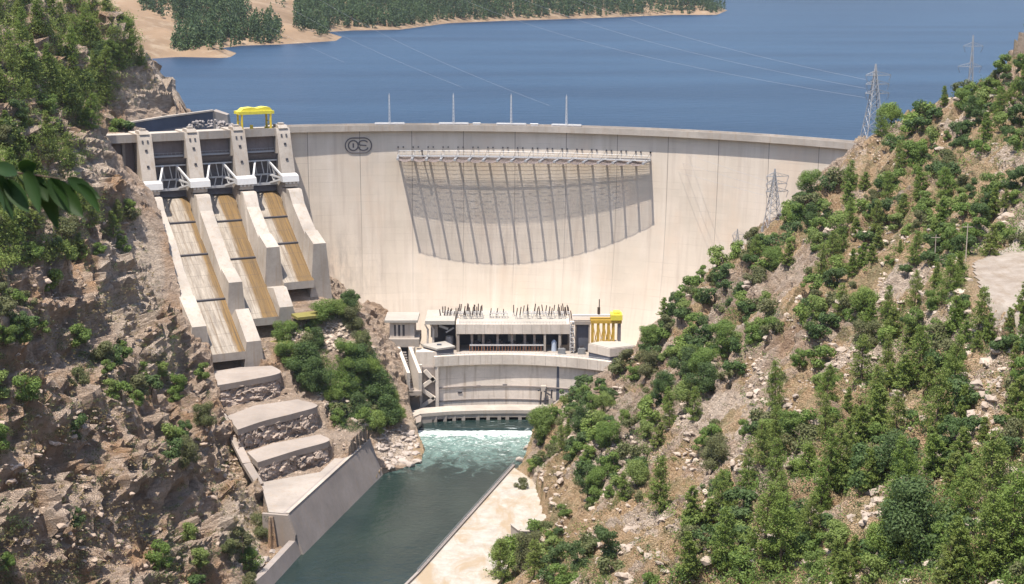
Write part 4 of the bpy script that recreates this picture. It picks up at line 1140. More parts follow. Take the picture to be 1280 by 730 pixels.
for k, (px, lab) in enumerate(((702, 'grey finned transformer standing just right of the white columns'), (727, 'grey finned transformer in front of the dark service block'))):
    x, _ = XZ(px, 436, FY - 3); t = thing('transformer', (x, FY - 3.5, 25.2), lab, 'transformer', 'transformers on the powerhouse terrace')
    b = MB(); b.box(x - 1.1, x + 1.1, FY - 4.5, FY - 2.5, 25.2, 27.8); b.build('tank', m_trafo, t)
    for s_ in (-1, 1):
        b = MB()
        for q in range(6): b.box(x + s_ * 1.12, x + s_ * 1.7, FY - 4.4 + q * .34, FY - 4.26 + q * .34, 25.5, 27.5) if s_ > 0 else b.box(x - 1.7, x - 1.12, FY - 4.4 + q * .34, FY - 4.26 + q * .34, 25.5, 27.5)
        b.bar((x + s_ * 1.4, FY - 4.5, 27.3), (x + s_ * 1.4, FY - 2.5, 27.3), .15); b.build('radiator', m_trafo, t)
    for q in (-.6, 0, .6): b = MB(); b.tube((x + q, FY - 3.5, 27.8), (x + q, FY - 3.5, 29.0), .22, 8, .1); b.build('bushing', m_porc, t)
# switchyard on the roof
zr_ = zf1 - .25
ins_px = [551, 553.5, 555, 556.5, 558.5, 560.5, 562, 563.5, 567, 570, 571.5, 575.5, 580, 583.5, 588, 592.5, 596, 598, 645.5, 654, 660, 668, 675, 682, 689, 692, 699, 702.5, 706, 710, 570, 573.5, 582, 585.5, 590.5, 594, 600, 602.5, 613, 621, 629.5, 642, 650, 658.5, 671, 678.5, 686, 697, 700.5, 704.5, 708, 711.5, 714.5]
def insulator(lean):
    t = thing('insulator', (0, 0, 0), 'dark tapered switchgear insulator standing on the powerhouse roof', 'insulator', 'insulators of the rooftop switchyard')
    b = MB(); b.bar((-.5, 0, 0), (-.1, 0, 1.9), .16); b.bar((.5, 0, 0), (.1, 0, 1.9), .16); b.bar((-.6, 0, 1.0), (.6, 0, 1.0), .12); b.build('stand', m_galv, t)
    b = MB()
    for k in range(7): z = 1.9 + k * .55; b.tube((lean * k * .05, 0, z), (lean * (k + .5) * .05, 0, z + .28), .46 - .03 * k, 8, .24); b.tube((lean * k * .05, 0, z + .28), (lean * (k + 1) * .05, 0, z + .55), .22, 6)
    b.build('ribbed_post', m_porc, t)
    return t
protos = [insulator(0), insulator(1.6), insulator(-1.6)]
used = [0, 0, 0]; r_ = random.Random(5)
for k, px in enumerate(ins_px):
    Y = (688, 694)[k % 2] if not 610 < px < 635 else 690
    q = P(px, 392, Y); v = r_.choice((0, 1, 2, 1))
    o = protos[v] if not used[v] else copy_tree(protos[v]); used[v] = 1
    o.location = (q.x, Y, zr_ if 571 < px < 711 else 36.2); o.rotation_euler.z = r_.uniform(-.4, .4); s = r_.uniform(.85, 1.05) * (.8 if 610 < px < 635 else 1.0); o.scale = (s, s, s)
for v in range(3):
    if not used[v]: protos[v].location = (P(648, 392, 692).x, 692, zr_)
for x0, x1, yy, lab in ((556, 603, 390, 'left white busbar frame among the rooftop insulators, over the hall end'), (612, 634, 392, 'short middle white busbar frame among the rooftop insulators'), (655, 712, 391, 'right white busbar frame among the rooftop insulators')):
    b = MB(); p_, q_ = P(x0, yy, 691), P(x1, yy, 691); zb = zr_ + 2.3
    for y in (-1.6, 1.6): b.box(p_.x, q_.x, 691 + y - .18, 691 + y + .18, zb - .2, zb + .2)
    n = 6
    for k in range(n + 1):
        x = p_.x + (q_.x - p_.x) * k / n
        for y in (-1.6, 1.6): b.box(x - .12, x + .12, 691 + y - .12, 691 + y + .12, zr_ - .3 if 571 < x0 + (x1 - x0) * k / n < 711 else 36.0, zb - .2)
        b.box(x - .1, x + .1, 689.58, 692.42, zb + .2, zb + .36)
    tag(b.build('busbar_frame', m_white), lab, 'busbar frame', 'busbar frames on the powerhouse roof')

# hall's left neighbour: open transformer bay
t = thing('transformer_bay', (P(552, 425, 678).x, 678, 25), 'open sided transformer bay with flat roof left of the powerhouse hall', 'bay')
xl, zl1 = XZ(532, 398, 682); xr, _ = XZ(569.6, 398, 682); _, zl0 = XZ(532, 402.5, 682)
b = MB(); b.box(xl, xr - .3, 676.8, 700, zl0, zl1); b.build('roof', m_roofw, t)
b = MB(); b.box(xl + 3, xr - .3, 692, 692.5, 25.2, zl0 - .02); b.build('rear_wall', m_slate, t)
for px in (534, 541):
    x, _ = XZ(px, 410, 679); b = MB(); b.bar((x, 679, 25.2), (x + .3, 679, zl0 - 2.5), .9); b.bar((x + .3, 679, zl0 - 2.8), (x - 1.2, 679, zl0 - .05), .6); b.build('column', m_facade, t)
b = MB(); x, _ = XZ(543, 415, 680); b.box(x - 1.6, x + 1.5, 679.6, 682, 31, zl0 - .02); b.build('hanging_wall', m_conc, t)
b = MB(); x, z = XZ(556, 411, 680); b.bar((x - 2.5, 680, z + 1.5), (x + 1.5, 680, z), 1.0); b.bar((x + .5, 680, z - 1.6), (x + 4, 680, z + .5), .7); b.tube((x + 2, 682, 25.2), (x + 2, 682, 31), 1.7, 12); b.build('transformer', m_galv, t)
# low control building with overhanging white roof, left front
t = thing('control_building', (P(545, 440, 668).x, 668, 20), 'small flat roofed control building with dark window band left of the curved wall', 'building')
A_ = [P(528, 433, 672), P(546.5, 440.5, 664.5), P(568, 436.5, 669), P(556, 430, 678)]
zb_ = 25.3
def off(poly, k): c = sum(poly, Vector()) / len(poly); return [c + (p - c) * k for p in poly]
base = [Vector((p.x, p.y, zb_)) for p in A_]
b = MB(); b.prism([Vector((p.x, p.y, 8)) for p in base], [Vector((p.x, p.y, zb_)) for p in base]); b.build('base', m_facade, t)
b = MB(); i_ = off(base, .95); b.prism(i_, [p + Vector((0, 0, 3.5)) for p in i_]); b.build('window_band', m_slate, t)
b = MB(); o_ = off(base, 1.06); b.prism([p + Vector((0, 0, 3.5)) for p in o_], [p + Vector((0, 0, 4.3)) for p in o_]); rf = b.build('roof', m_roofw, t)
b = MB(); c = sum(base, Vector()) / 4; b.box(c.x - 1.2, c.x + .8, c.y - .6, c.y + .6, zb_ + 4.3, zb_ + 4.8); b.build('hatch', m_slate, rf)
# right building
t = thing('gate_building', (P(762, 445, 660).x, 662, 18), 'low white roofed building with dark window strip at the right end of the powerhouse', 'building')
B_ = [P(735, 438, 664), P(762, 447, 655), P(795, 441, 660), P(765, 434, 672)]
base = [Vector((p.x, p.y, 0)) for p in B_]
zt_ = P(762, 436, 655).z
b = MB(); i_ = off(base, .97); b.prism([p + Vector((0, 0, 10)) for p in i_], [p + Vector((0, 0, zt_ - 3.6)) for p in i_]); b.build('wall', m_slate, t)
b = MB(); b.prism([p + Vector((0, 0, zt_ - 3.6)) for p in base], [p + Vector((0, 0, zt_)) for p in base]); b.build('fascia', m_facade, t)
b = MB(); o_ = off(base, .96); b.prism([p + Vector((0, 0, zt_ + .003)) for p in o_], [p + Vector((0, 0, zt_ + .3)) for p in o_]); b.build('roof', m_roofw, t)
b = MB(); b.prism([p + Vector((0, 0, 8)) for p in off(base, 1.02)], [p + Vector((0, 0, zt_ - 6.2)) for p in off(base, 1.02)]); b.build('base', m_conc, t)
# dark open block, white lattice stair, yellow crane
t = thing('service_tower', (P(728, 436, 676).x, 676, 25), 'dark open service block between the powerhouse hall and the yellow crane', 'block')
b = MB(); pxbox(b, 720, 406, 736, 437.5, 676, 9); b.build('body', m_slate, t)
b = MB(); pxbox(b, 716, 402, 738.5, 405.9, 674.5, 12); b.build('roof', m_conc, t)
b = MB(); pxbox(b, 719, 405.95, 720.2, 438, 674.8, 1); pxbox(b, 735.6, 405.95, 737, 438, 674.8, 1); b.build('frame', m_conc, t)
t = thing('stair_tower', (P(709, 436, 674).x, 674, 25), 'white zigzag lattice stair right beside the powerhouse hall', 'stair')
b = MB(); x0_, zb0 = XZ(712.5, 440, 674); x1_, zt0 = XZ(717.5, 402, 674)
for x in (x0_, x1_):
    for y in (673, 675.4): b.box(x - .12, x + .12, y - .12, y + .12, zb0, zt0)
b.build('frame', m_white, t)
for k in range(6):
    z0 = zb0 + (zt0 - zb0) * k / 6; z1 = zb0 + (zt0 - zb0) * (k + 1) / 6; b = MB()
    p_, q_ = ((x0_, 674.2, z0), (x1_, 674.2, z1)) if k % 2 else ((x1_, 674.2, z0), (x0_, 674.2, z1)); b.bar(p_, q_, 1.6, .35); b.box(x0_, x1_, 673, 675.4, z1 - .1, z1 + .05); b.build('flight', m_white, t)
t = thing('draft_gate_crane', (P(757, 428, 668).x, 668, 25), 'ochre yellow portal crane with bright yellow trolley right of the powerhouse', 'crane')
xs_ = [P(px, 415, 668).x for px in (741, 748, 755, 761, 767)]
zc0, zc1 = 27.0, P(750, 404, 668).z
for x in xs_:
    b = MB(); b.bar((x, 668, zc0), (x, 668, zc1), .9); b.bar((x, 673, zc0), (x, 673, zc1), .9); b.bar((x, 668, zc0 + 1), (x, 673, zc1), .35); b.build('leg', m_ochre, t)
b = MB()
for y in (668, 673): b.box(xs_[0] - 1, xs_[-1] + 3.5, y - .6, y + .6, zc1, zc1 + 1.5)
b.build('girder', m_ochre, t)
b = MB(); b.box(xs_[0] - 1, xs_[-1] + 3.5, 667.2, 673.8, zc0 - .7, zc0); b.build('base_beam', m_ochre, t)
b = MB()
for a, c in zip(xs_[:-1], xs_[1:]): b.bar((a, 668, zc0 + .5), (c, 668, zc1 - .5), .3); b.bar((c, 668, zc0 + .5), (a, 668, zc1 - .5), .3)
b.build('bracing', m_ochre, t)
x, z = XZ(771, 402, 668); b = MB(); b.box(x - 2.6, x + 2.4, 666.8, 674, zc1 + 1.5, zc1 + 3.9); b.box(x - 1.4, x + 1.6, 668, 672.5, zc1 + 3.9, zc1 + 4.9); b.build('trolley', m_lemon, t)
x, z = XZ(773.5, 412, 668); b = MB(); b.box(x - .3, x + .9, 667.6, 673.4, zc0, zc1); b.build('ladder', m_gate, t)
b = MB(); x0_, zz = XZ(716, 400, 672); x1_, _ = XZ(766, 400, 672); b.box(x0_, x1_, 674.5, 676.5, zc1 + 1.6, zc1 + 2.2); b.build('runway', m_white, t)
x, z = XZ(749, 392, 676); b = MB(); b.tube((x, 676, zc1 + 2.2), (x, 676, zc1 + 9), .25, 5); b.tube((x - .2, 676, zc1 + 2.2), (x - .2, 676, zc1 + 5.4), .65, 8); tag(b.build('lightning_rod', m_porc), 'thin dark rod standing above the ochre crane against the dam', 'rod')
# frame of pipes at the foot of the curved wall
t = thing('gauge_frame', G(682, 505, 5), 'dark steel pipe frame at the foot of the curved wall', 'frame')
b = MB(); f0 = P(675, 505, 663); f1 = P(688, 505, 661)
for q in (f0, f1, f0.lerp(f1, .45)): b.bar((q.x, q.y, 2), (q.x + .6, q.y, P(680, 486, 662).z), .7)
b.bar((f0.x, f0.y, 12), (f1.x, f1.y, 9.5), .5); b.bar((f0.x - 1, f0.y, 11), (f0.x + 3, f0.y, 12.5), .6); b.build('frame', m_dark, t)
b = MB(); b.box(f0.x + .4, f0.x + 2.6, f0.y - 1, f0.y + 1.4, 10.8, 13.2); b.box(f1.x - .7, f1.x + 1.2, f1.y - .6, f1.y + 1.2, 2, 8); b.build('cabinet', m_conc_w, t)

# left intake tower with stair walls and cross braces
t = thing('shaft_tower', (P(505, 500, 664).x, 664, 0), 'pale concrete shaft tower with small house on top left of the powerhouse', 'tower')
b = MB(); pxbox(b, 487, 403.5, 518, 424, 672, 14); hs = b.build('house', m_facade, t)
b = MB(); pxbox(b, 480.5, 400.5, 522, 403.4, 670.5, 17); b.build('roof', m_roofw, hs)
for x0_, x1_ in ((492.5, 495), (497.5, 500.5), (503, 506)):
    b = MB(); pxbox(b, x0_, 406, x1_, 420, 671.96, .3); b.build('window', m_dark, hs)
b = MB(); pxbox(b, 485, 424.1, 524, 434, 669, 18); b.build('deck', m_conc, t)
b = MB(); pxbox(b, 496, 434.1, 500.5, 512, 668, 6); pxbox(b, 510.5, 434.1, 519, 512, 668, 6); b.build('column', m_facade, t)
b = MB(); pxbox(b, 500.5, 434.1, 510.5, 512, 672.5, 2); b.build('shaft_opening', m_dark, t)
b = MB()
for x0_, x1_, xm in ((496.2, 500.3, -14), (510.8, 514.5, 0)):
    q0, q1, q2 = P(x0_, 434, 667.9), P(x0_ + 12.5, 466, 655), P(x0_ + 12.5, 490, 656); w_ = 1.4
    b.prism([q0, q1, q2, P(x0_, 505, 667.9)], [v + Vector((w_, 0, 0)) for v in (q0, q1, q2, P(x0_, 505, 667.9))])
b.build('stair_wall', m_facade, t)
b = MB()
p0, p1 = P(501, 470, 660), P(514, 508, 656)
for k in range(16):
    q = P(503, 440, 667).lerp(P(512, 489, 655.5), k / 15); b.box(q.x - 1.7, q.x + 1.7, q.y - .5, q.y + .5, q.z - .5, q.z)
b.build('stair', m_wallgrey, t)
b = MB(); pxbox(b, 503, 489, 527, 494.5, 655, 9); pxbox(b, 500, 494.5, 524, 514, 662, 2); b.build('landing', m_conc_d, t)
b = MB(); pxbox(b, 476, 434, 496, 450, 668, 8); b.prism([P(476, 452, 664), P(497, 462, 658), P(497, 475, 658), P(488, 475, 664)], [v + Vector((0, 7, 0)) for v in (P(476, 452, 664), P(497, 462, 658), P(497, 475, 658), P(488, 475, 664))]); b.build('wing_wall', m_conc, t)
t = thing('braced_wall', (P(537, 510, 662).x, 662, 0), 'concrete wall with large diagonal braces beside the curved front wall', 'wall')
b = MB(); pxbox(b, 526, 459, 549, 512, 664, 1.2); b.build('panel', m_wallgrey, t)
b = MB(); pxbox(b, 524, 456, 528, 513, 662.5, 1.49); pxbox(b, 544, 458, 548.6, 513, 662.5, 1.49); pxbox(b, 524, 510, 549, 514, 662.1, 1.9); b.build('post', m_facade, t)
b = MB()
for (x0_, y0_), (x1_, y1_) in (((527, 484), (543, 472)), ((531, 463), (543, 476)), ((527, 486), (543, 498)), ((527, 508), (543, 497))): b.bar(P(x0_, y0_, 663), P(x1_, y1_, 663), 1.5, 1.6)
b.build('brace', m_facade, t)
b = MB(); pxbox(b, 520, 440, 548, 458, 665, 7); b.build('block', m_facade, t)

# tailrace bridge: slab on piers with dark draft tube mouths
t = thing('tailrace_bridge', G(590, 531, 0), 'low curved concrete tailrace slab on piers below the powerhouse', 'bridge')
tb = [P(502, 525, 640), P(527, 517, 648), P(560, 514, 653), P(600, 512.5, 656), P(640, 512, 657), P(676, 512.5, 656)]
tz = 5.3
tb = [Vector((v.x, v.y, tz)) for v in (G(504, 524, tz), G(527, 517.2, tz), G(560, 514.4, tz), G(600, 513, tz), G(640, 512.6, tz), G(690, 513, tz))]
b = MB(); b.loft([[v + Vector((0, 0, -1.5)), v, v + Vector((0, 9, 0)), v + Vector((0, 9, -1.5))] for v in tb]); b.build('slab', m_conc_w, t)
b = MB(); b.loft([[v + Vector((0, .3, -3.2)), v + Vector((0, .3, -1.5)), v + Vector((0, 1.3, -1.5)), v + Vector((0, 1.3, -3.2))] for v in tb[1:]]); b.build('beam', m_conc, t)
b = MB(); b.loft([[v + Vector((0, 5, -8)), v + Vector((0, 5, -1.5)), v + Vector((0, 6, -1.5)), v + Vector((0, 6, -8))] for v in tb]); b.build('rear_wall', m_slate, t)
for px in (544, 556, 567.5, 579, 597, 610, 624, 634, 650, 662):
    v = G(px, 516, 4.9); yv = np.interp(v.x, [q.x for q in tb], [q.y for q in tb]); b = MB(); b.box(v.x - .75, v.x + .75, yv + .25, yv + 4.9, -6, tz - 1.52); b.build('pier', m_conc, t)
b = MB(); b.loft([[v + Vector((0, .25, -8)), v + Vector((0, .25, -1.52)), v + Vector((0, 1.2, -1.52)), v + Vector((0, 1.2, -8))] for v in (tb[0], tb[1], tb[1].lerp(tb[2], .4))]); b.build('solid_bay', m_conc, t)
# rounded training wall at its left end
t = thing('training_wall', G(512, 545, 0), 'pale leaning concrete training wall at the left end of the tailrace slab', 'wall')
q = [G(499, 536, 5), G(505, 524.5, 5.6), G(522, 517, 5.8), G(527, 520, 5.6), G(526, 527, 5.4)]
b = MB(); b.prism([G(508, 549, -.5), G(500, 545, 0), G(508, 530, 0), G(526, 526, 0), G(528, 533, -.5)], [q[4], q[0], q[1], q[2], q[3]]); b.build('wall', m_conc_d, t)
b = MB(); tw = [G(500, 536, 5.2), G(505.5, 526, 5.8), G(524, 517.5, 5.9)]
for p_, r2 in zip(tw[:-1], tw[1:]): b.bar(p_, r2, 1.6, .6)
b.build('coping', m_conc_w, t)
# sill the water pours over
b = MB(); s0, s1 = G(515, 543.5, 0), G(672, 545, 0); b.bar(s0 + Vector((0, 1.2, -2.6)), s1 + Vector((0, 1.2, -2.6)), 2.2, 4.0); tag(b.build('weir_sill', m_conc_d), 'submerged concrete sill the river pours over below the tailrace slab', 'sill')
# sloping side wall on the right bank below the gate building
b = MB(); q = [P(690, 505, 650), P(693, 514, 646), P(727, 486, 648), P(727, 481, 652)]
b.prism([v + Vector((0, 0, -7)) for v in q], q); tag(b.build('ramp_wall', m_conc_d), 'sloping concrete ramp wall climbing from the tailrace to the right bank', 'wall')

# ------------------------------------------------------------------ lattice pylons and lines
def pylon(loc, H, wb, arms, rz, lab, thick=.24):
    t = thing('pylon', (0, 0, 0), lab, 'pylon', 'lattice pylons on the right slope', rz)
    b = MB(); zs = [0, .16, .30, .43, .54, .64, .73, .81, .88, .94, 1.0]
    def w(f): return wb * (1 - f) ** 1.15 * .5 + .12 if f < .60 else max(.12, (wb * (.4) ** 1.15 * .5 + .12) * (1 - (f - .60) / .42))
    for f0, f1 in zip(zs[:-1], zs[1:]):
        c0 = [(sx * w(f0), sy * w(f0), f0 * H) for sx, sy in ((-1, -1), (1, -1), (1, 1), (-1, 1))]; c1 = [(sx * w(f1), sy * w(f1), f1 * H) for sx, sy in ((-1, -1), (1, -1), (1, 1), (-1, 1))]
        for i in range(4):
            j = (i + 1) % 4
            b.bar(c0[i], c1[i], thick); b.bar(c0[i], c1[j], thick * .62); b.bar(c0[j], c1[i], thick * .62); b.bar(c1[i], c1[j], thick * .6)
    for sx in (-1, 1):
        for sy in (-1, 1): b.box(sx * w(0) - .4, sx * w(0) + .4, sy * w(0) - .4, sy * w(0) + .4, -4, .3)
    b.build('tower', m_galv, t)
    for f, l0, l1 in arms:
        z = f * H; ww = w(f)
        for x in (-l0, l1):
            b = MB(); s = 1 if x > 0 else -1
            for y in (-ww, ww): b.bar((s * ww, y, z), (x, 0, z + .1), thick * .8); b.bar((s * ww, y, z + 1.6), (x, 0, z + .25), thick * .7)
            for k in (.3, .6): b.bar((s * ww + (x - s * ww) * k, ww * (1 - k), z), (s * ww + (x - s * ww) * k, -ww * (1 - k), z), thick * .5); b.bar((s * ww + (x - s * ww) * k, 0, z), (s * ww + (x - s * ww) * (k - .2), 0, z + 1.6 * (1 - k)), thick * .5)
            a = b.build('cross_arm', m_galv, t)
            b = MB()
            for k in range(6): b.tube((x - s * .14 * k, 0, z - .05 - .42 * k), (x - s * .14 * k, 0, z - .30 - .42 * k), .26, 6, .13)
            b.build('insulator_string', m_galv, a)
    t.location = loc
    return t
def ground_at(px, py): return Vector(hit([px], [py])[0])
g1 = P(1090, 184, 641); g1.z = hz(g1.x, g1.y)
H1 = P(1091, 80, 641).z - g1.z
arms3 = [(.60, 3.8, 6.2), (.725, 3.8, 6.0), (.845, 4.0, 6.6)]
py1 = pylon(g1, H1, 7.2, arms3, .15, 'tall lattice pylon on the crest of the right ridge at the end of the dam', .27)
g2 = P(966, 292, 616); g2.z = hz(g2.x, g2.y) - 1
H2 = P(959, 211, 616).z - g2.z
py2 = pylon(g2, H2, 6.2, [(.62, 3.4, 5.8), (.745, 3.4, 5.2), (.87, 3.4, 5.8)], .2, 'lattice pylon standing against the pale dam face lower on the right slope', .22)
g3 = P(1212, 122, 652); g3.z = hz(g3.x, g3.y)
H3 = P(1214, 44, 652).z - g3.z
py3 = pylon(g3, H3, 5.6, [(.80, 5.4, 4.0), (.93, 3.6, 4.2)], -.1, 'lattice pylon partly sunk in trees at the upper right of the ridge', .22)
g4 = P(921, 320, 616); g4.z = hz(g4.x, g4.y) - 1
H4 = max(8, P(922, 286, 616).z - g4.z)
py4 = pylon(g4, H4, 3.2, [(.62, 2.0, 2.6), (.82, 2.0, 2.6)], .2, 'short faint lattice pylon lowest on the right slope before the dam face', .09)
def wire(a, c, sag, lab, r=.04):
    b = MB(); n = 28; pts = []
    for i in range(n + 1):
        f = i / n; q = a.lerp(c, f); q.z -= sag * 4 * f * (1 - f); pts.append(q)
    b.path(pts, r, 4); return tag(b.build('power_line', m_galv), lab, 'power line', 'power lines over the lake')
def armend(t, f, H, x): m = Matrix.Rotation(t.rotation_euler.z, 3, 'Z'); return t.location + m @ Vector((x, 0, f * H - 1.6))
far1 = [P(512, -34, 1700), P(560, -50, 1700), P(610, -62, 1700)]
ords = ('lowest', 'middle', 'uppermost')
for k, (f, l0, l1) in enumerate(arms3): wire(armend(py1, f, H1, -l0), far1[k], 14, f'{ords[k]} of three thin pale wires running from the ridge pylon across the lake')
far2 = [P(330, 30, 1600), P(352, 4, 1600), P(384, -10, 1600)]
for k, f in enumerate((.62, .745, .87)): wire(armend(py2, f, H2, -3.4), far2[k], 10, f'{ords[k]} of three thin pale wires from the lower pylon over the masts and lake')
# timber poles by the track
for px, py, hp, lab in ((1168, 332, 9, 'thin pale bare pole standing left of the dirt track'), (1207, 328, 10, 'thin pale bare pole nearest the top end of the dirt track')):
    q = ground_at(px, py); b = MB(); b.tube(q - Vector((0, 0, 1)), q + Vector((0, 0, hp)), .16, 6, .1); b.bar(q + Vector((-1.3, 0, hp - .8)), q + Vector((1.3, 0, hp - .8)), .14); tag(b.build('utility_pole', paint('pole_wood', (.45, .38, .3), .9)), lab, 'pole')
# boulders at the water's edge and below the track
r_ = random.Random(12)
spots = [(497, 560, 3.4), (508, 566, 4.2), (518, 570, 3.0), (490, 572, 3.2), (503, 577, 3.6), (482, 566, 2.6), (513, 581, 2.4), (521, 577, 2.0), (476, 556, 2.2), (495, 548, 2.6), (660, 560, 2.4), (650, 575, 2.0), (668, 549, 2.2), (330, 700, 2.2), (322, 706, 2.6), (340, 690, 1.8), (318, 690, 2.0)]
zones = ['by the foaming water below the rock knob', 'on the right bank beside the foaming water', 'by the low guide wall']
zl = {0: [], 1: [], 2: []}
for k, (px, py, s) in enumerate(spots):
    q = G(px, py, .5) if py > 545 and px > 400 else ground_at(px, py)
    if q.x != q.x: continue
    o = link('boulder', rocks[k % 5], q + Vector((0, 0, .1)))
    o.scale = (s * r_.uniform(.8, 1.2), s * r_.uniform(.8, 1.2), s * r_.uniform(.6, .9)); o.rotation_euler.z = r_.uniform(0, 6)
    zl[0 if k < 10 else 1 if k < 13 else 2].append((px, o))
ORD = ['leftmost', 'second', 'third', 'fourth', 'fifth', 'sixth', 'seventh', 'eighth', 'ninth', 'tenth', 'eleventh', 'twelfth', 'thirteenth', 'fourteenth', 'fifteenth', 'sixteenth', 'seventeenth', 'eighteenth', 'nineteenth', 'twentieth']
_tag = tag
def tag(o, label=None, cat=None, group=None, kind=None):
    if label and len(label.split()) > 16: label = label.replace(' from the left', '')
    if label and len(label.split()) > 16: label = label.replace('one of two', 'of two').replace(' right slope', ' slope')
    return _tag(o, label, cat, group, kind)
def ordinal(i, n, what):
    if n == 1: return f'only {what}'
    if n == 2: return f'{("left", "right")[i]} one of two {what}s'
    if i == n - 1: return f'rightmost {what}'
    return (f'leftmost {what}' if i == 0 else f'{ORD[i]} {what} from the left') if i < len(ORD) else what
for z in zl:
    L_ = sorted(zl[z], key=lambda a: a[0])
    for i, (px, o) in enumerate(L_): tag(o, ordinal(i, len(L_), 'pale boulder') + ' ' + zones[z], 'boulder', 'boulders ' + zones[z])

# ------------------------------------------------------------------ vegetation
def leafquads(C, N, L, W, rg, droop=0.0):
    """leaf-sized quads at centres C, facing roughly N"""
    n = len(C); a = rg.normal(size=(n, 3)); N = N / (np.linalg.norm(N, axis=1)[:, None] + 1e-9)
    T = np.cross(N, a); T /= (np.linalg.norm(T, axis=1)[:, None] + 1e-9); B = np.cross(N, T)
    T = T * (L / 2)[:, None]; B = B * (W / 2)[:, None]
    V = np.stack([C - T, C + B * .9 - T * .1, C + T, C - B * .9 - T * .1], 1).reshape(-1, 3)
    return V, np.arange(4 * n).reshape(n, 4)
def pine_mesh(seed, mat, h=10.0, wid=.30, dens=1.0, lean=.0, dens_leaf=.55):
    rg = np.random.default_rng(seed); C = []; N = []; S = []
    nl_ = int(15 * dens)
    ax = lambda z: np.array([lean * z * math.sin(z * .5), lean * z * math.cos(z * .4), z])
    for k in range(nl_):
        t = .04 + .94 * (k + rg.uniform(-.3, .3)) / nl_
        prof = wid * h * ((1 - t) ** .75) * (1.0 if t > .2 else .6 + t * 2) * rg.uniform(.72, 1.18)
        nb_ = rg.integers(7, 10)
        for j in range(nb_):
            az = rg.uniform(0, 6.283); ln = prof * rg.uniform(.55, 1.12) + .25; up = rg.uniform(.05, .45) + .35 * t
            d = np.array([math.cos(az), math.sin(az), up]); d /= np.linalg.norm(d); o = ax(t * h)
            nt = max(2, int(ln / .36))
            for q in range(nt):
                f = .25 + .75 * (q + 1) / nt; c = o + d * ln * f + np.array([0, 0, -.10 * ln * f * f]) + rg.normal(size=3) * .13
                m = 8
                C.append(c + rg.normal(size=(m, 3)) * .17); nn_ = rg.normal(size=(m, 3)) + np.array([0, 0, .9]); N.append(nn_); S.append(np.full(m, 1.0) * rg.uniform(.75, 1.2, m))
    C = np.concatenate(C); N = np.concatenate(N); S = np.concatenate(S)
    V, F_ = leafquads(C, N, dens_leaf * S, dens_leaf * .42 * S, rg)
    return fast_mesh('pine_crown', V, F_, mat)
def blob_mesh(seed, mat, nblob, rx, h, leaf, n, flat=.8, base=.10, name='crown'):
    rg = np.random.default_rng(seed); C = []; N = []
    bl = []
    for k in range(nblob):
        a = rg.uniform(0, 6.283); rr = rx * math.sqrt(rg.uniform(0, 1)) * .82; z = h * rg.uniform(base, .82); rr *= (1.1 - .65 * abs(z / h - .42) * 1.6)
        bl.append((np.array([rr * math.cos(a), rr * math.sin(a), z]), rg.uniform(.2, .5) * rx))
    tot = sum(b_[1] ** 2 for b_ in bl)
    for c, r0 in bl:
        m = int(n * r0 ** 2 / tot) + 4
        d = rg.normal(size=(m, 3)); d /= np.linalg.norm(d, axis=1)[:, None]; rad = r0 * rg.uniform(.45, 1.12, m) ** .7
        p = c + d * rad[:, None] * np.array([1, 1, flat]); C.append(p); N.append(d + rg.normal(size=(m, 3)) * .55 + np.array([0, 0, .35]))
    C = np.concatenate(C); N = np.concatenate(N); k = C[:, 2] > 0.02; C = C[k]; N = N[k]
    S = rg.uniform(.7, 1.25, len(C)); V, F_ = leafquads(C, N, leaf * S, leaf * .62 * S, rg)
    return fast_mesh(name, V, F_, mat)
def trunk_mesh(seed, h, r, limbs, crown_r, straight=.0):
    rg = random.Random(seed); b = MB(); pts = [Vector((0, 0, -1.2))]
    n = 6
    for k in range(1, n + 1): pts.append(Vector((rg.uniform(-1, 1) * straight, rg.uniform(-1, 1) * straight, h * k / n)))
    for k in range(n): b.tube(pts[k], pts[k + 1], r * (1 - k / n * .8), 7, r * (1 - (k + 1) / n * .8))
    for k in range(limbs):
        o = pts[rg.randint(2, n - 1)]; a = rg.uniform(0, 6.28); e = o + Vector((math.cos(a) * crown_r * .7, math.sin(a) * crown_r * .7, h * .18 + rg.uniform(0, h * .15))); mdl = o.lerp(e, .5) + Vector((0, 0, .2))
        b.tube(o, mdl, r * .4, 5, r * .25); b.tube(mdl, e, r * .25, 5, r * .08)
    o = b.build('trunk', m_bark, origin=(0, 0, 0)); m = o.data; bpy.data.objects.remove(o); return m
pines = [(pine_mesh(s, m_pine, 10, w, d, l), trunk_mesh(s, 9.4, .22, 3, 1.5, .08)) for s, w, d, l in ((1, .29, 1.1, 0), (2, .34, 1.1, .03), (3, .25, 1.0, 0), (4, .37, 1.1, .05), (5, .31, .9, .02))]
broads = [(blob_mesh(s, mt, nb_, 3.4, 7.0, .55, 2900, .85, .04), trunk_mesh(s + 20, 4.6, .24, 6, 2.4, .25)) for s, nb_, mt in ((11, 15, m_broad), (12, 18, m_broad), (13, 13, m_dkleaf), (14, 16, m_bright), (15, 14, m_oliveleaf))]
shrubs = [(blob_mesh(s, mt, nb_, 2.2, 2.9, .42, 1000, .8, .06), trunk_mesh(s + 40, 1.8, .12, 5, 1.4, .2)) for s, nb_, mt in ((21, 9, m_broad), (22, 8, m_dkleaf), (23, 10, m_oliveleaf), (24, 7, m_dkleaf), (25, 9, m_bright))]
pines_big = [(pine_mesh(s + 50, m_pine, 10, w, 1.35, l, .36), pines[k][1]) for k, (s, w, l) in enumerate(((1, .29, 0), (2, .34, .03), (3, .26, 0), (4, .38, .04), (5, .32, .02)))]
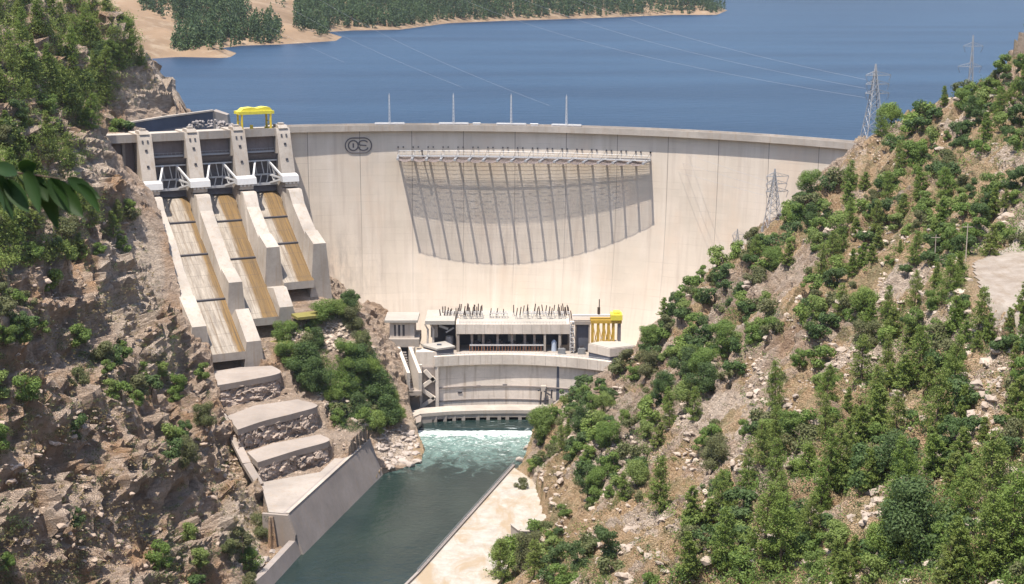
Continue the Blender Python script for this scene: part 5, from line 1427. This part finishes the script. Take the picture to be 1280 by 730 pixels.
broads_big = [(blob_mesh(s + 50, mt, nb_ + 6, 3.4, 7.0, .30, 9000, .85, .04), broads[k][1]) for k, (s, nb_, mt) in enumerate(((11, 16, m_broad), (12, 20, m_broad), (13, 17, m_dkleaf), (14, 18, m_bright), (15, 16, m_oliveleaf)))]
LIB = {'pine': pines, 'broad': broads, 'shrub': shrubs}
BH = {'pine': 10.0, 'broad': 7.4, 'shrub': 3.0}
NAME = {'pine': 'pine_tree', 'broad': 'broadleaf_tree', 'shrub': 'shrub'}
CAT = {'pine': 'pine tree', 'broad': 'tree', 'shrub': 'shrub'}

POLYR = [(1075, 178), (1130, 148), (1180, 108), (1280, 26), (1300, 26), (1300, 735), (612, 735), (640, 690), (690, 650), (668, 590), (640, 577), (668, 545), (700, 510), (745, 470), (800, 430), (880, 340), (950, 290), (1020, 235)]
POLYL = [(-15, -12), (140, -12), (150, 5), (215, 62), (222, 85), (140, 160), (130, 200), (172, 290), (212, 380), (256, 470), (296, 560), (345, 680), (325, 735), (-15, 735)]
POLYK = [(345, 440), (362, 405), (420, 392), (440, 378), (468, 440), (492, 500), (500, 528), (470, 540), (428, 540), (398, 496)]
BARE = [(1088, 205, 42, 34), (1190, 146, 34, 26), (1252, 212, 46, 26), (945, 352, 40, 22), (1012, 330, 34, 14), (1122, 356, 46, 24), (1065, 440, 42, 34), (893, 520, 62, 34), (915, 490, 40, 25), (765, 562, 34, 24), (690, 612, 42, 34), (800, 668, 62, 36), (858, 610, 46, 44),
        (1222, 462, 40, 20), (1245, 505, 36, 40), (1225, 650, 22, 34), (1062, 665, 44, 26), (1005, 500, 30, 24), (730, 640, 40, 40), (1150, 570, 18, 22), (1244, 360, 58, 50), (985, 430, 26, 30), (840, 560, 30, 30), (1040, 250, 24, 20), (1110, 300, 30, 12),
        (1000, 620, 26, 20), (1040, 640, 30, 26), (1130, 500, 26, 20), (1010, 560, 24, 22), (920, 575, 30, 24), (1095, 640, 26, 26), (1260, 590, 24, 16), (1180, 505, 22, 16), (985, 700, 22, 14), (1130, 690, 20, 20), (1185, 590, 16, 22), (840, 700, 22, 14), (1060, 505, 26, 16), (1170, 400, 24, 14), (950, 460, 30, 20), (820, 470, 22, 14), (905, 420, 26, 14),
        # left hill
        (165, 350, 36, 60), (185, 115, 52, 30), (110, 170, 40, 22), (120, 225, 26, 30), (45, 60, 14, 20), (100, 390, 40, 30), (180, 420, 26, 30), (50, 460, 50, 40), (120, 560, 60, 50), (60, 590, 60, 50), (160, 640, 60, 50), (250, 640, 36, 50), (240, 500, 24, 36), (60, 690, 60, 30), (280, 610, 30, 50)]
DENSE = [(1200, 280, 90, 30), (1050, 320, 60, 40), (1060, 550, 60, 50), (1170, 640, 60, 50), (930, 650, 60, 60), (1160, 430, 50, 60), (860, 470, 60, 30), (690, 545, 30, 30), (740, 540, 40, 40), (660, 585, 34, 22), (700, 690, 60, 24), (760, 590, 40, 40), (820, 520, 40, 40), (1230, 110, 50, 60), (960, 310, 60, 30), (1240, 700, 60, 30), (1000, 690, 50, 30),
         (60, 30, 130, 60), (150, 50, 60, 36), (50, 130, 70, 60), (50, 240, 80, 60), (120, 300, 40, 30), (130, 460, 60, 30), (180, 480, 40, 30), (30, 400, 40, 30), (215, 560, 30, 40)]
def ell_w(px, py, L_, soft=.35):
    w = np.zeros(len(px))
    for cx, cy, rx, ry in L_: w = np.maximum(w, 1 - sstep(1 - soft, 1 + soft, np.sqrt(((px - cx) / rx) ** 2 + ((py - cy) / ry) ** 2)))
    return w
EXCL = [(1213, 320, 1300, 395), (1090 - 10, 150, 1090 + 10, 182), (950, 262, 972, 290)]
placed = []   # (px, py, radius_px)
def scatter(poly, n, sizefn, kindfn, base, rg, gap=.62, dense_gain=1.0, tries=60000):
    xs = [p[0] for p in poly]; ys = [p[1] for p in poly]
    px = rg.uniform(min(xs), max(xs), tries); py = rg.uniform(min(ys), max(ys), tries)
    k = inpoly(px, py, poly); px, py = px[k], py[k]
    w = base * (1 - .95 * ell_w(px, py, BARE)) + dense_gain * ell_w(px, py, DENSE) * (1 - .7 * ell_w(px, py, BARE))
    cl = vnoise(np.stack([px / 34, py / 26, px * 0], 1), 5); w = w * (.25 + 1.5 * sstep(.35, .65, cl))
    k = rg.uniform(0, 1.2, len(px)) < w; px, py = px[k], py[k]
    sel = []
    for x, y in zip(px, py):
        if len(sel) >= n: break
        if any(a <= x <= c and b_ <= y <= d for a, b_, c, d in EXCL): continue
        kd = kindfn(x, y, rg); s = sizefn(x, y, kd, rg); r0 = s * .5
        if any((x - a) ** 2 + ((y - b_) * 1.25) ** 2 < ((r0 + r1) * gap) ** 2 for a, b_, r1 in placed): continue
        placed.append((x, y, r0)); sel.append((x, y, kd, s))
    return sel
rg = np.random.default_rng(4)
def kind_r(x, y, rg):
    u = rg.uniform()
    if y > 480 and x > 820: return 'pine' if u < .55 else 'broad' if u < .8 else 'shrub'
    if x > 1150 and y < 330: return 'broad' if u < .6 else 'pine' if u < .8 else 'shrub'
    if x > 1050: return 'pine' if u < .44 else 'broad' if u < .74 else 'shrub'
    return 'shrub' if u < .48 else 'broad' if u < .90 else 'pine'
def size_r(x, y, kd, rg):   # height on the photo, in pixels
    near = np.clip((y - 330) / 390, 0, 1) * np.clip((x - 600) / 400, .25, 1)
    base = {'pine': 33 + 44 * near, 'broad': 24 + 27 * near, 'shrub': 16 + 13 * near}[kd]
    return base * rg.uniform(.6, 1.45)
def kind_l(x, y, rg):
    u = rg.uniform()
    if y < 110: return 'pine' if u < .8 else 'broad'
    if y < 330: return 'broad' if u < .18 else 'pine' if u < .66 else 'shrub'
    return 'shrub' if u < .62 else 'broad'
def size_l(x, y, kd, rg):
    near = np.clip(y / 700, 0, 1)
    return {'pine': 34 + 10 * near, 'broad': 22 + 12 * near, 'shrub': 17 + 8 * near}[kd] * rg.uniform(.7, 1.3)
def kind_k(x, y, rg): return 'broad' if rg.uniform() < .6 else 'shrub'
def size_k(x, y, kd, rg): return {'broad': 30, 'shrub': 17}[kd] * rg.uniform(.75, 1.25)
heroes = [(1150, 690, 'broad', 110, 2), (1025, 640, 'pine', 62, 0), (955, 690, 'pine', 95, 1), (905, 708, 'pine', 80, 0), (860, 716, 'pine', 56, 3), (1085, 605, 'broad', 56, 2), (1120, 598, 'broad', 70, 2), (1240, 640, 'pine', 110, 3), (1200, 712, 'pine', 74, 3), (1262, 700, 'pine', 120, 3), (1100, 706, 'broad', 66, 3),
          (1213, 512, 'shrub', 46, 1), (1268, 528, 'pine', 62, 3), (1262, 408, 'pine', 26, 3), (1148, 480, 'pine', 78, 1), (1120, 545, 'pine', 60, 1), (1170, 540, 'pine', 84, 3), (1222, 420, 'pine', 66, 0), (1200, 352, 'pine', 40, 2), (975, 655, 'pine', 72, 0), (1010, 598, 'pine', 48, 1), (1050, 590, 'pine', 66, 3), (1080, 396, 'broad', 44, 3), (1180, 132, 'pine', 26, 2),
          (1152, 145, 'shrub', 26, 1), (1168, 152, 'shrub', 22, 3), (890, 618, 'shrub', 24, 1), (735, 615, 'broad', 40, 2), (960, 552, 'broad', 34, 3), (935, 398, 'broad', 26, 2), (680, 548, 'broad', 46, 0), (675, 535, 'broad', 34, 1), (735, 466, 'pine', 32, 1), (724, 472, 'shrub', 16, 1),
          (240, 131, 'pine', 17, 0), (148, 165, 'shrub', 24, 0), (158, 166, 'shrub', 18, 3), (378, 470, 'broad', 52, 2), (395, 488, 'broad', 50, 2), (360, 455, 'broad', 34, 0), (320, 393, 'shrub', 14, 0), (440, 412, 'broad', 36, 4), (455, 470, 'broad', 50, 2), (470, 500, 'broad', 44, 2), (480, 528, 'broad', 40, 2), (425, 520, 'shrub', 24, 2), (446, 520, 'broad', 34, 2), (622, 680, 'broad', 30, 0), (628, 705, 'broad', 36, 3), (650, 612, 'broad', 20, 4)]
heroes += [(772, 465, 'shrub', 18, 2), (788, 452, 'broad', 24, 4), (806, 441, 'shrub', 15, 3), (822, 427, 'shrub', 18, 1), (838, 411, 'broad', 24, 4), (856, 395, 'broad', 24, 3), (872, 375, 'broad', 18, 1), (892, 355, 'broad', 18, 4), (908, 341, 'shrub', 15, 0), (932, 325, 'shrub', 15, 2), (950, 309, 'shrub', 21, 3), (985, 281, 'broad', 24, 3), (1002, 271, 'shrub', 24, 1), (1018, 255, 'shrub', 15, 0), (1036, 239, 'shrub', 24, 1), (1052, 229, 'shrub', 24, 2), (1140, 163, 'shrub', 24, 4), (1156, 149, 'shrub', 24, 4), (1196, 115, 'shrub', 21, 0), (1228, 89, 'shrub', 18, 2), (1246, 73, 'broad', 15, 1), (1262, 59, 'broad', 21, 2), (715, 515, 'shrub', 15, 3), (730, 499, 'broad', 24, 0), (750, 485, 'shrub', 15, 3), (700, 533, 'shrub', 15, 2)]
sel = []
for x, y, kd, s, v in heroes: placed.append((x, y - s * .2, s * .38)); sel.append((x, y, kd, s, v))
for q in scatter(POLYK, 30, size_k, kind_k, .9, rg, .42): sel.append(q + (None,))
for q in scatter(POLYR, 540, size_r, kind_r, .5, rg, .46): sel.append(q + (None,))
nR = len(sel)
for q in scatter(POLYL, 270, size_l, kind_l, .34, rg, .44, 1.6): sel.append(q + (None,))
hp = hit([q[0] for q in sel], [q[1] for q in sel])
LM = [('at the lower right corner', 1260, 690, 1), ('in the foreground below the track', 1170, 640, 1), ('at the bottom edge of the right slope', 1060, 690, 1), ('in the right foreground grove', 960, 660, 1), ('above the small retaining wall', 720, 670, 1), ('on the scree above the pale apron', 720, 600, 1), ('right of the tailrace slab', 675, 540, 1), ('beside the gate building', 760, 475, 1), ('on the slope above the gate building', 820, 430, 1),
      ('left of the short faint pylon', 890, 360, 1), ('below the lower pylon', 965, 330, 1), ('under the ridge pylon', 1060, 240, 1), ('beside the ridge pylon', 1110, 180, 1), ('around the upper right pylon', 1205, 120, 1), ('at the upper right corner', 1265, 70, 1), ('on the bank above the dirt track', 1230, 275, 1), ('left of the dirt track', 1165, 350, 1), ('right under the dirt track', 1240, 430, 1),
      ('in the middle of the right slope', 1000, 470, 1), ('below the pale rock outcrop', 1090, 440, 1), ('in the dense green patch', 1080, 320, 1), ('below the bare tan patch', 900, 580, 1), ('on the bare tan patch', 880, 510, 1), ('in the green band over the scree', 780, 540, 1), ('low on the right slope', 800, 630, 1), ('under the reddish rocks', 960, 400, 1), ('beneath the pale slope on the right', 1180, 500, 1), ('at the right edge under the pale slope', 1260, 560, 1), ('near the centre of the right slope', 1060, 560, 1),
      ('at the top left corner', 30, 30, 0), ('on the skyline over the rock face', 160, 50, 0), ('behind the leafy branch', 40, 200, 0), ('above the leafy branch', 30, 110, 0), ('left of the rock face', 100, 90, 0), ('left of the spillway deck', 130, 180, 0), ('below the leafy branch', 60, 300, 0), ('left of the spillway piers', 150, 270, 0), ('on the dark left cliff', 60, 420, 0), ('in the middle of the left cliff', 150, 480, 0), ('beside the lowest chute', 225, 430, 0), ('low on the left cliff', 80, 600, 0), ('beside the ledges', 240, 560, 0), ('at the bottom left corner', 60, 700, 0), ('at the foot of the left cliff', 220, 680, 0), ('at the left edge of the cliff', 20, 510, 0),
      ('on the wooded rock knob', 440, 450, 2), ('at the foot of the rock knob', 460, 515, 2), ('under the middle chute', 370, 450, 2)]
cells = {}
counts = {'pine': 0, 'broad': 0, 'shrub': 0}
TINT = {'pine': ['slender green', 'full green', 'narrow green', 'spreading green', 'thin green'], 'broad': ['green rounded', 'green many lobed', 'dark green', 'bright green', 'olive green'], 'shrub': ['green', 'dark green', 'olive green', 'low dark green', 'bright green']}
rr_ = random.Random(9)
def plant(kd, v, loc, h, detail):
    cm, tm = LIB[kd][v]; s = h / BH[kd]
    if h > 9.5 and kd == 'pine': cm, tm = pines_big[v]
    if h > 9 and kd == 'broad': cm, tm = broads_big[v]
    if detail:
        o = bpy.data.objects.new(NAME[kd], None); COL.objects.link(o); o.empty_display_size = .5
        link('crown', cm, (0, 0, 0), o); link('trunk', tm, (0, 0, 0), o)
    else: o = link(NAME[kd], cm)
    o.location = loc; wq = rr_.uniform(.88, 1.15); o.scale = (s * wq, s * wq, s); o.rotation_euler = (rr_.uniform(-.06, .06), rr_.uniform(-.06, .06), rr_.uniform(0, 6.28))
    return o
for (x, y, kd, s, v), q in zip(sel, hp):
    if q[0] != q[0] or counts[kd] >= 298: continue
    w_ = proj(*q)[2]
    if q[1] > 735 or q[2] < 1.0: continue
    h = s * w_ / FOC
    h = min(max(h, {'pine': 3.0, 'broad': 2.5, 'shrub': 1.2}[kd]), {'pine': 17, 'broad': 16, 'shrub': 7}[kd])
    if v is None: v = int(rr_.random() * 5)
    if kd == 'shrub' and h < 2 and False: continue
    counts[kd] += 1
    o = plant(kd, v, (q[0], q[1], q[2] - .25), h, s > 20)
    side = 0 if x < 345 and y < 735 and (x < 300) else 2 if x < 520 else 1
    ph_, = [min((l for l in LM if l[3] == side), key=lambda l: (l[1] - x) ** 2 + ((l[2] - y) * 1.3) ** 2)[0]]
    size_w = ('small ' if s < {'pine': 28, 'broad': 22, 'shrub': 14}[kd] else 'tall ' if s > {'pine': 62, 'broad': 42, 'shrub': 22}[kd] else '')
    cells.setdefault((kd, size_w, v, ph_), []).append((x, o))

for (kd, size_w, v, ph_), L_ in cells.items():
    L_.sort(key=lambda a: a[0]); base = f'{size_w}{TINT[kd][v]} {CAT[kd]}'
    for i, (x, o) in enumerate(L_):
        lab = base if len(L_) == 1 else ordinal(i, len(L_), base)
        tag(o, f'{lab} {ph_}', CAT[kd], {'pine': 'pine trees on the slopes', 'broad': 'broadleaf trees on the slopes', 'shrub': 'shrubs on the slopes'}[kd])

# low scrub and dry grass clinging to the slopes
def cover(name, mat, n, hgt, leaf, per, polys, basew, kind_mask):
    rg = np.random.default_rng(abs(hash(name)) % 1000 if False else len(name) * 7)
    PX = []; PY = []
    for poly in polys:
        xs = [p[0] for p in poly]; ys = [p[1] for p in poly]; a = rg.uniform(min(xs), max(xs), n * 3); b_ = rg.uniform(min(ys), max(ys), n * 3); k = inpoly(a, b_, poly); PX.append(a[k]); PY.append(b_[k])
    px = np.concatenate(PX); py = np.concatenate(PY); bare = ell_w(px, py, BARE)
    w = basew(px, py, bare); k = rg.uniform(0, 1, len(px)) < w; px, py = px[k], py[k]
    if len(px) > n: k = rg.permutation(len(px))[:n]; px, py = px[k], py[k]
    kx = ~((px > 1212) & (py > 318) & (py < 396)); px, py = px[kx], py[kx]
    q = hit(px, py); k = (~np.isnan(q[:, 0])) & (q[:, 2] > 2.0) & (q[:, 1] < 735); q = q[k]
    m = len(q); sz = hgt * rg.uniform(.5, 1.4, m)
    C = (q[:, None, :] + rg.normal(size=(m, per, 3)) * (sz[:, None, None] * np.array([.55, .55, .28])) + np.array([0, 0, 1]) * (sz * .35)[:, None, None]).reshape(-1, 3)
    N = rg.normal(size=(m * per, 3)) + np.array([0, 0, .6]); S = np.repeat(sz / hgt, per) * rg.uniform(.7, 1.3, m * per)
    V, F_ = leafquads(C, N, leaf * S, leaf * .55 * S, rg)
    tag(link(name, fast_mesh(name, V, F_, mat)), kind='stuff')
POLYRX = [(1290, 20), (1440, -60), (1440, 735), (1290, 735)]; POLYLX = [(-130, -40), (-10, -12), (-10, 735), (-130, 735)]
nz_ = lambda px, py, sc, s: vnoise(np.stack([px / sc, py / sc, px * 0], 1), s)
cover('low_scrub', m_broad, 11000, 1.5, .46, 36, (POLYR, POLYK, POLYRX), lambda px, py, b_: (1 - .9 * b_) * sstep(.35, .6, nz_(px, py, 40, 1)), None)
cover('dark_scrub', m_dkleaf, 7000, 1.35, .40, 30, (POLYR, POLYL, POLYK, POLYRX, POLYLX), lambda px, py, b_: (1 - .8 * b_) * sstep(.45, .65, nz_(px, py, 30, 2)) * np.where((px < 330) & (py > 330), .6, 1), None)
cover('olive_scrub', m_oliveleaf, 4200, .95, .36, 26, (POLYR, POLYL), lambda px, py, b_: (.75 - .5 * b_) * sstep(.38, .6, nz_(px, py, 50, 3)), None)
WEED = [(610, 640), (650, 600), (690, 655), (640, 719), (560, 719), (580, 690)]
cover('apron_weeds', m_oliveleaf, 260, .5, .35, 16, (WEED,), lambda px, py, b_: .5 * sstep(.5, .7, nz_(px, py, 16, 8)), None)
cover('dry_grass', m_drygrass, 6500, .42, .42, 12, (POLYR, POLYL), lambda px, py, b_: (.4 + .4 * b_) * sstep(.40, .6, nz_(px, py, 36, 4)), None)

def rock_litter(name, mat, n, polys, wfn, smin, smax, seed):
    rg = np.random.default_rng(seed); PX = []; PY = []
    for poly in polys:
        xs = [p[0] for p in poly]; ys = [p[1] for p in poly]; a = rg.uniform(min(xs), max(xs), n * 4); c_ = rg.uniform(min(ys), max(ys), n * 4); k = inpoly(a, c_, poly); PX.append(a[k]); PY.append(c_[k])
    px = np.concatenate(PX); py = np.concatenate(PY); k = rg.uniform(0, 1, len(px)) < wfn(px, py); px, py = px[k], py[k]
    if len(px) > n: k = rg.permutation(len(px))[:n]; px, py = px[k], py[k]
    k = ~((px > 1212) & (py > 318) & (py < 396)); q = hit(px[k], py[k]); q = q[(~np.isnan(q[:, 0])) & (q[:, 2] > 1.5) & (q[:, 1] < 735)]
    base = []
    for s in range(6):
        m = rock_mesh('litter', 70 + s, mat, 1, .7); base.append((np.array([v.co[:] for v in m.vertices]), np.array([p.vertices[:] for p in m.polygons])))
    V = []; F_ = []; o = 0
    for k, c in enumerate(q):
        bv, bf = base[k % 6]; sz = smin * (smax / smin) ** (rg.uniform() ** 2.2); a = rg.uniform(0, 6.28); t = rg.uniform(-.7, .7)
        M_ = np.array([[math.cos(a), -math.sin(a), 0], [math.sin(a), math.cos(a), 0], [0, 0, 1]]) @ np.array([[1, 0, 0], [0, math.cos(t), -math.sin(t)], [0, math.sin(t), math.cos(t)]])
        V.append((bv * np.array([1.35, .9, .8])) @ M_.T * sz + c - np.array([0, 0, sz * .1])); F_.append(bf + o); o += len(bv)
    tag(link(name, fast_mesh(name, np.concatenate(V), np.concatenate(F_), mat)), kind='stuff')
m_rockR = concrete('slope_rock', (.36, .295, .24), .35, .4); m_rockL = concrete('cliff_rock', (.34, .265, .21), .3, .4)
rock_litter('loose_rocks', m_rockR, 5500, (POLYR, POLYK), lambda px, py: (.25 + .75 * ell_w(px, py, BARE)) * sstep(.40, .62, nz_(px, py, 24, 11)), .3, 1.9, 5)
rock_litter('cliff_rubble', m_rockL, 1100, (POLYL,), lambda px, py: (.3 + .7 * ell_w(px, py, BARE)) * sstep(.42, .62, nz_(px, py, 26, 12)) * np.where(py < 120, .3, 1), .3, 1.7, 6)
APR = [(262, 484), (350, 468), (392, 500), (440, 545), (462, 550), (400, 592), (336, 612), (300, 560)]
rock_litter('apron_rubble', m_rockL, 350, (APR,), lambda px, py: .3 + .7 * sstep(.4, .6, nz_(px, py, 14, 15)), .25, 1.3, 8)
SHORE = [(470, 545), (500, 530), (524, 548), (524, 580), (490, 590), (470, 565)]
rock_litter('shore_rocks', m_rockpale, 420, (SHORE,), lambda px, py: .8 + 0 * px, .35, 2.2, 14)
TOPL = [(-15, -12), (140, -12), (212, 60), (216, 84), (120, 140), (110, 200), (130, 280), (60, 330), (-15, 340)]
cover('pine_thicket', m_pine, 1500, 2.6, .6, 70, (TOPL,), lambda px, py, b_: (1 - .9 * b_) * sstep(.30, .5, nz_(px, py, 36, 6)), None)
cover('leafy_thicket', m_bright, 3000, 1.7, .55, 60, (TOPL, POLYR, POLYRX, POLYLX), lambda px, py, b_: (1 - .95 * b_) * sstep(.42, .62, nz_(px, py, 44, 7)) * np.where(px > 600, .8, 1), None)
# the wood on the far shore, read as one mass
def far_wood():
    rg = np.random.default_rng(31)
    n = 90000; X = rg.uniform(-700, 420, n); Y = rg.uniform(1260, 3200, n)
    sd_ = dist_poly(X, Y, shore_xy); k = sd_ > 5; X, Y, sd_ = X[k], Y[k], sd_[k]
    ix = np.clip(np.searchsorted(hx, X) - 1, 0, len(hx) - 2); iy = np.clip(np.searchsorted(hy, Y) - 1, 0, len(hy) - 2); Z = HZ[iy, ix]
    w_ = Y * cP - (Z - CAMZ) * sP; u = Y * sP + (Z - CAMZ) * cP; px = CX + FOC * X / w_; py = CY - FOC * u / w_
    bare = ell_w(px, py, [(180, 22, 40, 26), (205, 48, 36, 12), (255, 64, 34, 9), (320, 10, 26, 14), (352, 36, 46, 14), (390, 46, 40, 10), (300, 30, 10, 8), (140, 5, 30, 10)], .25)
    wood = ell_w(px, py, [(262, 20, 44, 30), (285, 42, 26, 20), (325, 44, 26, 12), (235, 60, 18, 10), (255, 8, 30, 16)], .3)
    cl = vnoise(np.stack([X / 35, Y / 55, X * 0], 1), 9)
    pr = np.where(px > 372, np.where(py < 46, 1.0, .0), np.maximum(wood, .10) * (1 - .9 * bare * (wood < .5))) * sstep(.18, .34, cl)
    pr = np.where((px > 420) & (sd_ < 9), pr * .65, pr)
    k = (rg.uniform(0, 1, len(X)) < pr) & (py > -60); X, Y, Z = X[k], Y[k], Z[k]
    if len(X) > 9000: k = rg.permutation(len(X))[:9000]; X, Y, Z = X[k], Y[k], Z[k]
    qx = rg.uniform(368, 912, 9000); qy = rg.uniform(-22, 40, 9000)
    lim = np.interp(qx, [368, 395, 440, 500, 560, 630, 700, 770, 840, 896, 912], [36, 38, 36, 35, 27, 24.5, 22.5, 20, 17.2, 17, 10]); kk = qy < lim - .3; qx, qy = qx[kk], qy[kk]
    WOOD = [(262, 18, 48, 30), (290, 40, 26, 18), (326, 42, 26, 15), (236, 61, 20, 9), (262, 52, 22, 14), (215, 6, 40, 16)]
    wx = rg.uniform(170, 365, 2600); wy = rg.uniform(-22, 72, 2600); kk = (ell_w(wx, wy, WOOD, .25) > rg.uniform(.25, 1, 2600)) & (ell_w(wx, wy, [(205, 48, 30, 10)], .2) < .5); qx = np.concatenate([qx, wx[kk]]); qy = np.concatenate([qy, wy[kk]])
    dx, dy = (qx - CX) / FOC, (CY - qy) / FOC; ry, rz = cP + dy * sP, -sP + dy * cP; EX = []; EY = []; EZ = []
    for k in range(len(qx)):
        Yv = np.arange(1240, 3500, 7.0); t = Yv / ry[k]; x = dx[k] * t; z = CAMZ + rz[k] * t
        zz = HZ[np.clip(np.searchsorted(hy, Yv) - 1, 0, len(hy) - 2), np.clip(np.searchsorted(hx, x) - 1, 0, len(hx) - 2)]; w = np.nonzero(zz > z)[0]
        if len(w) and zz[w[0]] > LZ + .4: EX.append(x[w[0]]); EY.append(Yv[w[0]]); EZ.append(zz[w[0]])
    X = np.concatenate([X, EX]); Y = np.concatenate([Y, EY]); Z = np.concatenate([Z, EZ])
    if len(X) > 8500: k = rg.permutation(len(X))[:8500]; X, Y, Z = X[k], Y[k], Z[k]
    m = len(X); per = 60; Ht = rg.uniform(8, 21, m); t = rg.uniform(.08, 1, (m, per)) ** 1.1
    rad = Ht[:, None] * .30 * (1 - t) ** .7 * np.sqrt(rg.uniform(.25, 1, (m, per))) * np.where(t < .2, .7, 1); a = rg.uniform(0, 6.283, (m, per))
    C = np.stack([X[:, None] + rad * np.cos(a), Y[:, None] + rad * np.sin(a), Z[:, None] - .5 + t * Ht[:, None]], -1).reshape(-1, 3)
    N = np.stack([np.cos(a), np.sin(a), .5 + 0 * a], -1).reshape(-1, 3) + rg.normal(size=(m * per, 3)) * .5
    S = rg.uniform(.7, 1.4, m * per); V, F_ = leafquads(C, N, 1.9 * S, 1.4 * S, rg)
    tag(link('far_wood', fast_mesh('far_wood', V, F_, m_farleaf)), kind='stuff')
far_wood()

# ------------------------------------------------------------------ leafy branch hanging in from the left, close to the camera
D0 = 5.2
sc_ = D0 / FOC
br = thing('leafy_tree', (-3.2, 4.6, hz(-3.2, 4.6)), 'dark glossy leaved branch of a tree hanging in from the left edge', 'branch')
b = MB(); bx0 = P(-60, 214, D0)
tr = [Vector((-3.2, 4.6, hz(-3.2, 4.6) - .3)), Vector((-3.15, 4.65, 190.2)), Vector((-2.9, 4.8, 192.2)), bx0, P(0, 214, D0), P(30, 217, D0), P(52, 220, D0), P(92, 226, D0 + .1)]
rad = [.07, .055, .04, .014, .006, .004, .003, .0015]
for k in range(len(tr) - 1): b.tube(tr[k], tr[k + 1], rad[k], 6, rad[k + 1])
b.build('twig', m_bark, br, smooth=True)
def leaf(p0, p1, wpx, roll=0.0, dy=0.0, name='leaf'):
    """folded, curling lance-shaped leaf from stem point p0 to tip p1 (photo pixels at arm's reach)"""
    A, Bq = P(p0[0], p0[1], D0), P(p1[0], p1[1], D0 + dy)
    ax = Bq - A; Ln = ax.length; ax.normalize(); view = Vector((0, -1, 0)); sd_ = ax.cross(view).normalized(); nr = sd_.cross(ax).normalized()
    mt = Matrix.Rotation(roll, 3, ax); sd_ = mt @ sd_; nr = mt @ nr
    b = MB(); rows = []; n = 12
    for i in range(n + 1):
        t = i / n; w = wpx * sc_ * .5 * (math.sin(math.pi * t ** .8) ** .85) * (1.0 if 0 < i < n else 0) + .0004
        c = A + ax * Ln * t + nr * (-.10 * Ln * math.sin(math.pi * t)) + Vector((0, 0, -.06 * Ln * t * t))
        rows.append([c - sd_ * w + nr * w * .35, c - sd_ * w * .5 + nr * w * .12, c, c + sd_ * w * .5 + nr * w * .12, c + sd_ * w + nr * w * .35])
    b.sheet(rows)
    return b.build(name, m_near, br, smooth=True, fix=False)
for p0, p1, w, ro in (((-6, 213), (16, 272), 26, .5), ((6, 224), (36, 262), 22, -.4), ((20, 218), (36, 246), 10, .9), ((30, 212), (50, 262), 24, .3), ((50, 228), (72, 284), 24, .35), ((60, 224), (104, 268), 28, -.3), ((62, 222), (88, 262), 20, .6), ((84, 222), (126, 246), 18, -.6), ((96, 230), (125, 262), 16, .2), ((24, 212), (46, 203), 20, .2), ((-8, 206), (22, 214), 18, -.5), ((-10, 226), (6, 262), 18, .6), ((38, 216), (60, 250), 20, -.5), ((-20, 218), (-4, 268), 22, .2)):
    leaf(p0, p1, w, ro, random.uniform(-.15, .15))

# ------------------------------------------------------------------ air
hz_m = bpy.data.materials.new('haze'); hz_m.use_nodes = True
ht = hz_m.node_tree; ht.nodes.remove(ht.nodes['Principled BSDF'])
pv = ht.nodes.new('ShaderNodeVolumePrincipled'); pv.inputs['Density'].default_value = HAZE
pv.inputs['Color'].default_value = (.86, .91, 1.0, 1); pv.inputs['Anisotropy'].default_value = .2
ht.links.new(pv.outputs[0], ht.nodes['Material Output'].inputs['Volume'])
b = MB(); b.box(-6700, 6700, -420, 7300, -30, 900)
tag(b.build('haze', hz_m), kind='stuff')
